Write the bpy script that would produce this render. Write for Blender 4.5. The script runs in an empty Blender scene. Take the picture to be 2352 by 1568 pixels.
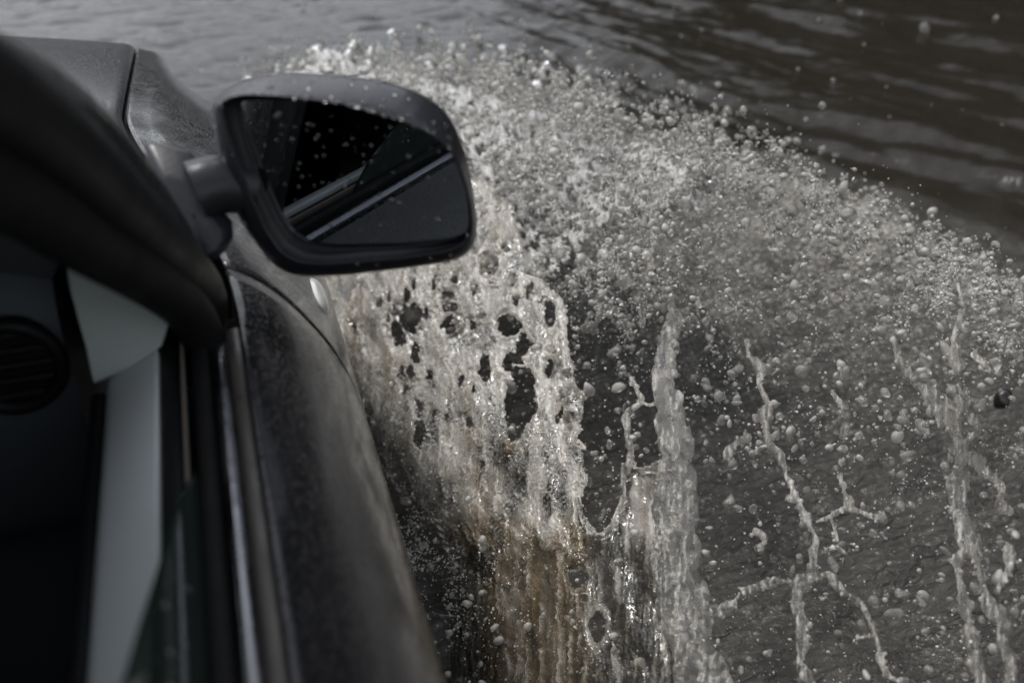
import bpy, math
import numpy as np

rng = np.random.default_rng(7)
SC = bpy.context.scene
COL = SC.collection

# ------------------------------------------------------------------ camera frame
TH, PS = math.radians(32.0), math.radians(17.0)
FW = np.array([math.sin(PS) * math.cos(TH), math.cos(PS) * math.cos(TH), -math.sin(TH)])
RT = np.array([math.cos(PS), -math.sin(PS), 0.0])
UP = np.cross(RT, FW)
CAM = np.array([0.0, 0.0, 1.14])
FPX = 2287.0
# sketch measurements are in a 2352 x 1568 survey frame; these turn a bearing into a ray


def ray(p):
    p = np.atleast_2d(np.asarray(p, float))
    return FW + RT * ((p[:, :1] - 1176) / FPX) + UP * ((784 - p[:, 1:2]) / FPX)


def on_plane(p, pt, n):
    d = ray(p)
    n = np.asarray(n, float)
    t = ((np.asarray(pt) - CAM) @ n) / (d @ n)
    return CAM + d * t[:, None]


# ------------------------------------------------------------------ noise
def _hash(i, j, k, seed):
    h = (i * 374761393 + j * 668265263 + k * 2147483647 + seed * 974711) & 0xFFFFFFFF
    h = ((h ^ (h >> 13)) * 1274126177) & 0xFFFFFFFF
    h = ((h ^ (h >> 16)) * 2246822519) & 0xFFFFFFFF
    return ((h ^ (h >> 15)) & 0xFFFFFF) / float(0xFFFFFF)


def vnoise(p, seed=0):
    p = np.asarray(p, float)
    if p.shape[-1] == 2:
        p = np.concatenate([p, np.zeros(p.shape[:-1] + (1,))], -1)
    f = np.floor(p)
    i = f.astype(np.int64)
    w = p - f
    w = w * w * w * (w * (w * 6 - 15) + 10)
    r = 0
    for a in (0, 1):
        for b in (0, 1):
            for c in (0, 1):
                r = r + _hash(i[..., 0] + a, i[..., 1] + b, i[..., 2] + c, seed) * \
                    (w[..., 0] if a else 1 - w[..., 0]) * (w[..., 1] if b else 1 - w[..., 1]) * \
                    (w[..., 2] if c else 1 - w[..., 2])
    return r * 2 - 1


def fbm(p, seed=0, octv=4, gain=.5, lac=2.03):
    a, s, r = 1.0, 0.0, 0
    p = np.asarray(p, float)
    for o in range(octv):
        r = r + a * vnoise(p, seed + o * 17)
        s += a
        a *= gain
        p = p * lac + 11.3
    return r / s


def sstep(a, b, x):
    t = np.clip((x - a) / (b - a), 0, 1)
    return t * t * (3 - 2 * t)


# ------------------------------------------------------------------ mesh helpers
def new_mesh(name, v, faces, mat=None, smooth=True, attrs=None):
    """faces: list of (n,k) int arrays, k = 3 or 4"""
    v = np.ascontiguousarray(v, np.float32)
    me = bpy.data.meshes.new(name)
    faces = [np.asarray(f, np.int32) for f in faces if len(f)]
    tot = np.concatenate([np.full(len(f), f.shape[1], np.int32) for f in faces])
    idx = np.concatenate([f.ravel() for f in faces]).astype(np.int32)
    me.vertices.add(len(v))
    me.vertices.foreach_set('co', v.ravel())
    me.loops.add(len(idx))
    me.loops.foreach_set('vertex_index', idx)
    me.polygons.add(len(tot))
    me.polygons.foreach_set('loop_start', np.concatenate([[0], np.cumsum(tot)[:-1]]).astype(np.int32))
    me.polygons.foreach_set('loop_total', tot)
    me.polygons.foreach_set('use_smooth', np.full(len(tot), smooth, bool))
    for k, a in (attrs or {}).items():
        at = me.attributes.new(k, 'FLOAT', 'POINT')
        at.data.foreach_set('value', np.ascontiguousarray(a, np.float32))
    me.update(calc_edges=True)
    me.validate()
    if mat:
        me.materials.append(mat)
    return me


def link(name, me, parent=None, label=None, cat=None, group=None, kind=None):
    o = bpy.data.objects.new(name, me)
    COL.objects.link(o)
    if parent:
        o.parent = parent
    for k, x in (('label', label), ('category', cat), ('group', group), ('kind', kind)):
        if x:
            o[k] = x
    return o


def grid_faces(n, m, wrap=False):
    i = np.arange(n - 1)[:, None]
    j = np.arange(m if wrap else m - 1)[None]
    j2 = (j + 1) % m
    f = np.stack([i * m + j, i * m + j2, (i + 1) * m + j2, (i + 1) * m + j], -1)
    return f.reshape(-1, 4)


class MB:
    """collects simple shapes into one mesh"""

    def __init__(s):
        s.v, s.f, s.n = [], [], 0

    def add(s, v, faces):
        v = np.asarray(v, float).reshape(-1, 3)
        for f in faces:
            s.f.append(np.asarray(f, int) + s.n)
        s.v.append(v)
        s.n += len(v)
        return s

    def loft(s, rows, wrap=False, cap=False):
        rows = np.asarray(rows, float)
        n, m = rows.shape[:2]
        s.add(rows, [grid_faces(n, m, wrap)])
        if cap:
            for r, flip in ((0, True), (n - 1, False)):
                c = rows[r].mean(0)
                k = np.arange(m)
                t = np.stack([k, (k + 1) % m, np.full(m, m)], -1)
                s.add(np.vstack([rows[r], c]), [t[:, ::-1] if flip else t])
        return s

    def tube(s, pts, rad, seg=14, cap=True, flat=1.0, upv=(0, 0, 1)):
        pts = np.asarray(pts, float)
        rad = np.broadcast_to(np.asarray(rad, float), len(pts))
        tg = np.gradient(pts, axis=0)
        tg /= np.linalg.norm(tg, axis=1)[:, None]
        a = np.cross(tg, np.asarray(upv, float))
        a /= np.linalg.norm(a, axis=1)[:, None]
        b = np.cross(a, tg)
        th = np.linspace(0, 2 * math.pi, seg, endpoint=False)
        rows = pts[:, None] + rad[:, None, None] * (np.cos(th)[None, :, None] * a[:, None] + flat * np.sin(th)[None, :, None] * b[:, None])
        return s.loft(rows, True, cap)

    def sweep_rect(s, x0, x1, z0, z1, ys, r=.004):
        """rounded bar running along y"""
        prof = []
        for cx, cz, a0 in ((x1 - r, z1 - r, 0), (x0 + r, z1 - r, 90), (x0 + r, z0 + r, 180), (x1 - r, z0 + r, 270)):
            for a in (0, 30, 60, 90):
                t = math.radians(a0 + a)
                prof.append((cx + r * math.cos(t), cz + r * math.sin(t)))
        rows = [[(x, y, z) for x, z in prof] for y in ys]
        return s.loft(rows, True, True)

    def build(s, name, mat, parent=None, smooth=True, **kw):
        me = new_mesh(name, np.vstack(s.v), _group(s.f), mat, smooth)
        return link(name, me, parent, **kw)


def _group(fs):
    out = {}
    for f in fs:
        out.setdefault(f.shape[1], []).append(f)
    return [np.vstack(x) for x in out.values()]


def spline(pts, n):
    """Catmull-Rom through the points"""
    p = np.asarray(pts, float)
    p = np.vstack([2 * p[0] - p[1], p, 2 * p[-1] - p[-2]])
    k = len(p) - 3
    t = np.linspace(0, k, n)
    i = np.minimum(t.astype(int), k - 1)
    w = (t - i)[:, None]
    a, b, c, d = p[i], p[i + 1], p[i + 2], p[i + 3]
    return .5 * (2 * b + (c - a) * w + (2 * a - 5 * b + 4 * c - d) * w ** 2 + (3 * b - a - 3 * c + d) * w ** 3)


# ------------------------------------------------------------------ materials
def mat_new(name):
    m = bpy.data.materials.new(name)
    m.use_nodes = True
    nt = m.node_tree
    nt.nodes.clear()
    out = nt.nodes.new('ShaderNodeOutputMaterial')
    return m, nt, out


def N(nt, typ, **kw):
    n = nt.nodes.new(typ)
    for k, v in kw.items():
        if k in n.inputs:
            n.inputs[k].default_value = v
        else:
            setattr(n, k, v)
    return n


def simple(name, col, rough=.5, metal=0.0, spec=.5, noise=0.0, nscale=30, coat=0.0, bump=0.0, bscale=60, bump_kind='noise'):
    m, nt, out = mat_new(name)
    b = N(nt, 'ShaderNodeBsdfPrincipled')
    b.inputs['Base Color'].default_value = (*col, 1)
    b.inputs['Roughness'].default_value = rough
    b.inputs['Metallic'].default_value = metal
    b.inputs['Specular IOR Level'].default_value = spec
    b.inputs['Coat Weight'].default_value = coat
    b.inputs['Coat Roughness'].default_value = .04
    tc = N(nt, 'ShaderNodeTexCoord')
    if noise:
        nz = N(nt, 'ShaderNodeTexNoise', Scale=nscale, Detail=5.0)
        nt.links.new(tc.outputs['Object'], nz.inputs['Vector'])
        mr = N(nt, 'ShaderNodeMapRange')
        mr.inputs['From Min'].default_value = .3
        mr.inputs['From Max'].default_value = .7
        mr.inputs['To Min'].default_value = max(0, rough - noise)
        mr.inputs['To Max'].default_value = min(1, rough + noise)
        nt.links.new(nz.outputs['Fac'], mr.inputs['Value'])
        nt.links.new(mr.outputs[0], b.inputs['Roughness'])
    if bump:
        bp = N(nt, 'ShaderNodeBump', Strength=bump, Distance=.002)
        if bump_kind == 'beads':
            vo = N(nt, 'ShaderNodeTexVoronoi', Scale=bscale)
            nt.links.new(tc.outputs['Object'], vo.inputs['Vector'])
            mr = N(nt, 'ShaderNodeMapRange')
            mr.inputs['From Min'].default_value = 0
            mr.inputs['From Max'].default_value = .38
            mr.inputs['To Min'].default_value = 1
            mr.inputs['To Max'].default_value = 0
            mr.interpolation_type = 'SMOOTHSTEP'
            nt.links.new(vo.outputs['Distance'], mr.inputs['Value'])
            nz = N(nt, 'ShaderNodeTexNoise', Scale=bscale * .12, Detail=3.0)
            nt.links.new(tc.outputs['Object'], nz.inputs['Vector'])
            ma = N(nt, 'ShaderNodeMath', operation='MULTIPLY')
            nt.links.new(mr.outputs[0], ma.inputs[0])
            nt.links.new(nz.outputs['Fac'], ma.inputs[1])
            nt.links.new(ma.outputs[0], bp.inputs['Height'])
        else:
            nz = N(nt, 'ShaderNodeTexNoise', Scale=bscale, Detail=4.0)
            nt.links.new(tc.outputs['Object'], nz.inputs['Vector'])
            nt.links.new(nz.outputs['Fac'], bp.inputs['Height'])
        nt.links.new(bp.outputs[0], b.inputs['Normal'])
        if coat:
            nt.links.new(bp.outputs[0], b.inputs['Coat Normal'])
    nt.links.new(b.outputs[0], out.inputs[0])
    return m


def water_milk(name, milk=(.80, .77, .705), brown=(.15, .095, .042), clear=(.93, .92, .89), bump=.5, bscale=120., rough=.06, thin=False, use_attr=True, mixv=.5):
    """murky flying water: aerated milk-grey, silty brown or clear, by the vertex attributes milk and silt"""
    m, nt, out = mat_new(name)
    L = nt.links.new
    tc = N(nt, 'ShaderNodeTexCoord')
    nz = N(nt, 'ShaderNodeTexNoise', Scale=bscale, Detail=5.0, Roughness=.6)
    L(tc.outputs['Object'], nz.inputs['Vector'])
    bp = N(nt, 'ShaderNodeBump', Strength=bump, Distance=.004)
    L(nz.outputs['Fac'], bp.inputs['Height'])
    body = N(nt, 'ShaderNodeBsdfPrincipled')
    body.inputs['Roughness'].default_value = rough + .06
    body.inputs['IOR'].default_value = 1.5
    L(bp.outputs[0], body.inputs['Normal'])
    trl = N(nt, 'ShaderNodeBsdfTranslucent')
    L(bp.outputs[0], trl.inputs['Normal'])
    b2 = N(nt, 'ShaderNodeMixShader')
    b2.inputs[0].default_value = .45
    L(body.outputs[0], b2.inputs[1])
    L(trl.outputs[0], b2.inputs[2])
    cm = N(nt, 'ShaderNodeMix', data_type='RGBA')
    cm.inputs['A'].default_value = (*milk, 1)
    cm.inputs['B'].default_value = (*brown, 1)
    if use_attr:
        a1 = N(nt, 'ShaderNodeAttribute', attribute_name='silt')
        L(a1.outputs['Fac'], cm.inputs['Factor'])
    else:
        cm.inputs['Factor'].default_value = .0
    L(cm.outputs['Result'], body.inputs['Base Color'])
    L(cm.outputs['Result'], trl.inputs['Color'])
    if thin:
        tr = N(nt, 'ShaderNodeBsdfTransparent')
        tr.inputs[0].default_value = (*clear, 1)
        gl = N(nt, 'ShaderNodeBsdfGlossy', Roughness=rough)
        L(bp.outputs[0], gl.inputs['Normal'])
        fr = N(nt, 'ShaderNodeFresnel', IOR=1.33)
        L(bp.outputs[0], fr.inputs['Normal'])
        cl = N(nt, 'ShaderNodeMixShader')
        L(fr.outputs[0], cl.inputs[0])
        L(tr.outputs[0], cl.inputs[1])
        L(gl.outputs[0], cl.inputs[2])
        clear_out = cl.outputs[0]
    else:
        g = N(nt, 'ShaderNodeBsdfGlass', IOR=1.33, Roughness=.02)
        g.inputs['Color'].default_value = (*clear, 1)
        L(bp.outputs[0], g.inputs['Normal'])
        clear_out = g.outputs[0]
    mx = N(nt, 'ShaderNodeMixShader')
    if use_attr:
        a2 = N(nt, 'ShaderNodeAttribute', attribute_name='milk')
        L(a2.outputs['Fac'], mx.inputs[0])
    else:
        mx.inputs[0].default_value = mixv
    L(clear_out, mx.inputs[1])
    L(b2.outputs[0], mx.inputs[2])
    if thin:
        L(mx.outputs[0], out.inputs[0])
        return m
    # wet skin over the cloudy body
    sk = N(nt, 'ShaderNodeBsdfGlossy', Roughness=.06)
    L(bp.outputs[0], sk.inputs['Normal'])
    fk = N(nt, 'ShaderNodeFresnel', IOR=1.36)
    L(bp.outputs[0], fk.inputs['Normal'])
    ms = N(nt, 'ShaderNodeMixShader')
    L(fk.outputs[0], ms.inputs[0])
    L(mx.outputs[0], ms.inputs[1])
    L(sk.outputs[0], ms.inputs[2])
    L(ms.outputs[0], out.inputs[0])
    return m


M_PAINT = simple('dark_wet_paint', (.016, .016, .018), .17, 0, .35, noise=.08, nscale=60, coat=.1, bump=.8, bscale=300, bump_kind='beads')
M_TRIMP = simple('wet_dark_trim', (.020, .019, .018), .32, spec=.4, noise=.12, nscale=60, bump=1.0, bscale=260, bump_kind='beads')
M_HOOD = simple('beaded_bonnet_paint', (.02, .02, .024),   .20, 0, .34, coat=.0, bump=1.0, bscale=190, bump_kind='beads')
M_BLACK = simple('black_plastic', (.010, .010, .011), .5, spec=.25, noise=.1, bump=.15, bscale=400)
M_RUBBER = simple('black_rubber', (.007, .007, .007), .7, spec=.2, noise=.1)
M_HOUSING = simple('satin_grey_housing', (.018, .0185, .022), .34, spec=.32, noise=.08, nscale=25, bump=.12, bscale=300)
M_BEZEL = simple('black_bezel', (.006, .006, .007), .5)
M_TRIM = simple('pale_grey_trim', (.60, .635, .63), .7, bump=.1, bscale=500)
M_DASH = simple('dark_blue_grey_dash', (.08, .094, .108), .6, bump=.15, bscale=300)
M_SEAT = simple('dark_seat_fabric', (.007, .007, .008), .9, bump=.3, bscale=500)
M_CHROME = simple('weathered_chrome', (.27, .27, .29), .30, metal=1.0, noise=.15, nscale=22, bump=.4, bscale=70)
M_BEAD = simple('tan_seal_bead', (.16, .135, .11), .5)
M_MIRROR = simple('mirror_glass', (.36, .38, .40), .015, metal=1.0)
M_TYRE = simple('tyre_rubber', (.012, .012, .012), .8, bump=.3, bscale=60)
M_RIM = simple('alloy_rim', (.35, .35, .36), .3, metal=1.0)
M_LENS = simple('clear_repeater_lens', (.40, .40, .385), .15, coat=.6, bump=.3, bscale=90)
M_SILVER = simple('pale_headlamp', (.5, .5, .52), .15, coat=1.0)


def mat_window():
    m, nt, out = mat_new('green_tinted_glass')
    L = nt.links.new
    tr = N(nt, 'ShaderNodeBsdfTransparent')
    tr.inputs[0].default_value = (.82, .91, .86, 1)
    gl = N(nt, 'ShaderNodeBsdfGlossy', Roughness=.01)
    fr = N(nt, 'ShaderNodeFresnel', IOR=1.5)
    mx = N(nt, 'ShaderNodeMixShader')
    L(fr.outputs[0], mx.inputs[0])
    L(tr.outputs[0], mx.inputs[1])
    L(gl.outputs[0], mx.inputs[2])
    df = N(nt, 'ShaderNodeBsdfDiffuse')
    df.inputs[0].default_value = (.30, .43, .37, 1)
    m2 = N(nt, 'ShaderNodeMixShader')
    m2.inputs[0].default_value = .045
    L(mx.outputs[0], m2.inputs[1])
    L(df.outputs[0], m2.inputs[2])
    L(m2.outputs[0], out.inputs[0])
    return m


M_GLASS = mat_window()


def mat_water():
    m, nt, out = mat_new('flood_water')
    L = nt.links.new
    tc = N(nt, 'ShaderNodeTexCoord')
    b = N(nt, 'ShaderNodeBsdfPrincipled')
    b.inputs['IOR'].default_value = 1.33
    b.inputs['Roughness'].default_value = .05
    # fine ripples
    mp = N(nt, 'ShaderNodeMapping')
    mp.inputs['Rotation'].default_value = (0, 0, math.radians(28))
    mp.inputs['Scale'].default_value = (1.0, 2.2, 1)
    L(tc.outputs['Object'], mp.inputs['Vector'])
    n1 = N(nt, 'ShaderNodeTexNoise', Scale=30.0, Detail=5.0, Roughness=.6, Distortion=.8)
    L(mp.outputs[0], n1.inputs['Vector'])
    bp = N(nt, 'ShaderNodeBump', Strength=1.0, Distance=.022)
    ar = N(nt, 'ShaderNodeAttribute', attribute_name='ruffle')
    hm = N(nt, 'ShaderNodeMath', operation='MULTIPLY')
    L(n1.outputs['Fac'], hm.inputs[0])
    L(ar.outputs['Fac'], hm.inputs[1])
    L(hm.outputs[0], bp.inputs['Height'])
    L(bp.outputs[0], b.inputs['Normal'])
    # foam flecks where the spray lands
    at = N(nt, 'ShaderNodeAttribute', attribute_name='foam')
    n2 = N(nt, 'ShaderNodeTexNoise', Scale=95.0, Detail=6.0, Roughness=.8)
    L(tc.outputs['Object'], n2.inputs['Vector'])
    n3 = N(nt, 'ShaderNodeTexNoise', Scale=11.0, Detail=4.0, Roughness=.6)
    L(tc.outputs['Object'], n3.inputs['Vector'])
    ad = N(nt, 'ShaderNodeMath', operation='MULTIPLY_ADD')
    ad.inputs[1].default_value = .25
    L(n3.outputs['Fac'], ad.inputs[0])
    L(n2.outputs['Fac'], ad.inputs[2])
    ad2 = N(nt, 'ShaderNodeMath', operation='ADD')
    L(ad.outputs[0], ad2.inputs[0])
    L(at.outputs['Fac'], ad2.inputs[1])
    mr = N(nt, 'ShaderNodeMapRange')
    mr.interpolation_type = 'SMOOTHSTEP'
    mr.inputs['From Min'].default_value = .80
    mr.inputs['From Max'].default_value = 1.02
    L(ad2.outputs[0], mr.inputs['Value'])
    cm = N(nt, 'ShaderNodeMix', data_type='RGBA')
    cm.inputs['A'].default_value = (.020, .0185, .0155, 1)
    cm.inputs['B'].default_value = (.33, .315, .285, 1)
    L(mr.outputs[0], cm.inputs['Factor'])
    ca = N(nt, 'ShaderNodeMix', data_type='RGBA')
    ca.inputs['A'].default_value = (.011, .0093, .0066, 1)
    ca.inputs['B'].default_value = (.060, .0565, .051, 1)
    L(ar.outputs['Fac'], ca.inputs['Factor'])
    L(ca.outputs['Result'], cm.inputs['A'])
    L(cm.outputs['Result'], b.inputs['Base Color'])
    r2 = N(nt, 'ShaderNodeMapRange')
    r2.inputs['To Min'].default_value = .04
    r2.inputs['To Max'].default_value = .5
    L(mr.outputs[0], r2.inputs['Value'])
    L(r2.outputs[0], b.inputs['Roughness'])
    L(b.outputs[0], out.inputs[0])
    return m


M_WATER = mat_water()
M_FILM = water_milk('muddy_water_sheet', milk=(.64, .615, .57), brown=(.24, .168, .084), thin=True, bump=.22, bscale=55)
M_ROPE = water_milk('muddy_water_rope', bump=.9, bscale=260, rough=.03)
M_DROP = water_milk('spray_water', milk=(.90, .875, .815), bump=.3, bscale=260, use_attr=False, mixv=.46, rough=.03)
M_BEADW = water_milk('bead_water', milk=(.86, .83, .765), bump=.55, bscale=170, use_attr=False, mixv=.20, rough=.02)
M_MIST = water_milk('fine_spray_water', milk=(.90, .885, .85), bump=.0, use_attr=False, mixv=.82)
M_FOAM = water_milk('aerated_foam', milk=(.86, .85, .82), bump=.6, bscale=160, use_attr=True, rough=.2)

# ------------------------------------------------------------------ world, light, camera
SUN_EL, SUN_AZ = math.radians(60), math.radians(-38)
w = bpy.data.worlds.new('World')
SC.world = w
w.use_nodes = True
nt = w.node_tree
bg = nt.nodes['Background']
sky = nt.nodes.new('ShaderNodeTexSky')
sky.sky_type = 'NISHITA'
sky.sun_disc = False
sky.sun_elevation = SUN_EL
sky.sun_rotation = SUN_AZ
sky.dust_density = 1.5
sky.air_density = 1.0
hs = nt.nodes.new('ShaderNodeHueSaturation')
hs.inputs['Saturation'].default_value = .25
nt.links.new(sky.outputs[0], hs.inputs['Color'])
nt.links.new(hs.outputs[0], bg.inputs['Color'])
bg.inputs['Strength'].default_value = .088
sd = bpy.data.lights.new('sun', 'SUN')
sd.energy = 1.4
sd.angle = math.radians(10)
sd.color = (1, .98, .955)
so = bpy.data.objects.new('sun', sd)
COL.objects.link(so)
so.rotation_euler = (math.pi / 2 - SUN_EL, 0, math.pi - SUN_AZ)

cd = bpy.data.cameras.new('camera')
cam = bpy.data.objects.new('camera', cd)
COL.objects.link(cam)
from mathutils import Matrix
mw = Matrix([[RT[i], UP[i], -FW[i], CAM[i]] for i in range(3)] + [[0, 0, 0, 1]])
cam.matrix_world = mw
cd.sensor_width = 36
cd.lens = 36 * FPX / 2352
cd.clip_start = .02
cd.clip_end = 2000
cd.dof.use_dof = True
cd.dof.focus_distance = 1.22
cd.dof.aperture_fstop = 3.9
cd.dof.aperture_blades = 0
SC.camera = cam
SC.view_settings.view_transform = 'Standard'
SC.view_settings.look = 'None'
SC.view_settings.exposure = 1.45
SC.view_settings.gamma = 1
SC.render.engine = 'CYCLES'
cy = SC.cycles
cy.max_bounces = 10
cy.transparent_max_bounces = 16
cy.transmission_bounces = 8
cy.glossy_bounces = 5
cy.diffuse_bounces = 3
cy.caustics_reflective = False
cy.caustics_refractive = False
cy.sample_clamp_indirect = 2.5
cy.sample_clamp_direct = 8
try:
    cy.use_denoising = True
    cy.denoiser = 'OPENIMAGEDENOISE'
except Exception:
    pass

# ------------------------------------------------------------------ splash arch (the surface the wheel throws the water along)
AY = np.array([-1.5, .5, 1.64, 2.27, 3.0, 3.9, 4.4])
AX1 = np.array([2.05, 1.95, 1.78, 1.66, 1.15, .45, .35])
AHY = np.array([-1.5, .2, 1.0, 1.8, 2.5, 3.5, 4.2])
AHH = np.array([.38, .46, .50, .48, .36, .20, .08])


def arch(x, y, lift=1.0):
    x1 = np.interp(y, AY, AX1)
    h = np.interp(y, AHY, AHH)
    s = (x - .12) / (x1 - .12)
    s = np.clip(s, -.25, 1.0)
    return .012 + lift * (.06 * (1 - s) + h * 4 * s * (1 - s))


def on_arch(p, lift=1.0):
    """where a line of sight first meets the arch, from above"""
    d = ray(p)
    lift = np.broadcast_to(np.asarray(lift, float), len(d))
    ts = np.linspace(.25, 6.0, 120)
    lo = np.full(len(d), .2)
    hi = np.full(len(d), 6.0)
    done = np.zeros(len(d), bool)
    prev = np.full(len(d), .2)
    for t in ts:
        P = CAM + d * t
        below = P[:, 2] < arch(P[:, 0], P[:, 1], lift)
        new = below & ~done
        lo[new] = prev[new]
        hi[new] = t
        done |= below
        prev[:] = t
    for _ in range(18):
        mid = (lo + hi) / 2
        P = CAM + d * mid[:, None]
        b = P[:, 2] < arch(P[:, 0], P[:, 1], lift)
        hi = np.where(b, mid, hi)
        lo = np.where(b, lo, mid)
    return CAM + d * ((lo + hi) / 2)[:, None]


def arch_normal(P, lift=1.0):
    e = .01
    zx = (arch(P[:, 0] + e, P[:, 1], lift) - arch(P[:, 0] - e, P[:, 1], lift)) / (2 * e)
    zy = (arch(P[:, 0], P[:, 1] + e, lift) - arch(P[:, 0], P[:, 1] - e, lift)) / (2 * e)
    n = np.stack([-zx, -zy, np.ones_like(zx)], -1)
    return n / np.linalg.norm(n, axis=1)[:, None]


def seg_field(X, Y, pts, beads=.25, seed=0):
    """r^2 - d^2 of a chain of tapered segments with random swellings"""
    pts = np.asarray(pts, float)
    n = max(8, int(np.sum(np.hypot(*np.diff(pts[:, :2], axis=0).T)) / 7))
    q = spline(pts, n)
    t = np.arange(n)
    nb = fbm(np.stack([t * .42, t * 0 + seed * 3.7], -1), seed, 2)
    nc = vnoise(np.stack([t * .95, t * 0 + seed * 1.7], -1), seed + 3)
    thin = np.clip(q[:, 2] / 22., 0, 1)
    sw = (.80 + .10 * thin) * (1 + beads * (2.6 * np.clip(nb, -.35, 1) + 1.0 * np.clip(nc, -.3, 1)))
    q[:, 2] *= np.clip(sw, .28, 1.9)
    q[:, 0] += fbm(np.stack([t * .17, t * 0 + seed], -1), seed + 5, 3) * np.minimum(q[:, 2], 14) * .9
    g = np.full(X.shape, -1e6)
    for a, b in zip(q[:-1], q[1:]):
        rm = max(a[2], b[2]) * 1.2 + 10
        x0, x1 = min(a[0], b[0]) - rm, max(a[0], b[0]) + rm
        y0, y1 = min(a[1], b[1]) - rm, max(a[1], b[1]) + rm
        c0, c1 = np.searchsorted(X[0], (x0, x1))
        r0, r1 = np.searchsorted(Y[:, 0], (y0, y1))
        if c1 <= c0 or r1 <= r0:
            continue
        xs, ys = X[r0:r1, c0:c1], Y[r0:r1, c0:c1]
        ab = b[:2] - a[:2]
        l2 = ab @ ab + 1e-9
        tt = np.clip(((xs - a[0]) * ab[0] + (ys - a[1]) * ab[1]) / l2, 0, 1)
        r = a[2] + (b[2] - a[2]) * tt
        d2 = (xs - a[0] - ab[0] * tt) ** 2 + (ys - a[1] - ab[1] * tt) ** 2
        v = g[r0:r1, c0:c1]
        np.maximum(v, r * r - d2, out=v)
    return g


def poly_sdf(X, Y, poly):
    """signed distance, positive inside"""
    p = np.asarray(poly, float)
    ins = np.zeros(X.shape, bool)
    dm = np.full(X.shape, 1e9)
    for a, b in zip(p, np.roll(p, -1, 0)):
        ab = b - a
        tt = np.clip(((X - a[0]) * ab[0] + (Y - a[1]) * ab[1]) / (ab @ ab + 1e-9), 0, 1)
        dm = np.minimum(dm, (X - a[0] - ab[0] * tt) ** 2 + (Y - a[1] - ab[1] * tt) ** 2)
        c = ((a[1] > Y) != (b[1] > Y)) & (X < (b[0] - a[0]) * (Y - a[1]) / (b[1] - a[1] + 1e-12) + a[0])
        ins ^= c
    return np.where(ins, 1, -1) * np.sqrt(dm)


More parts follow.
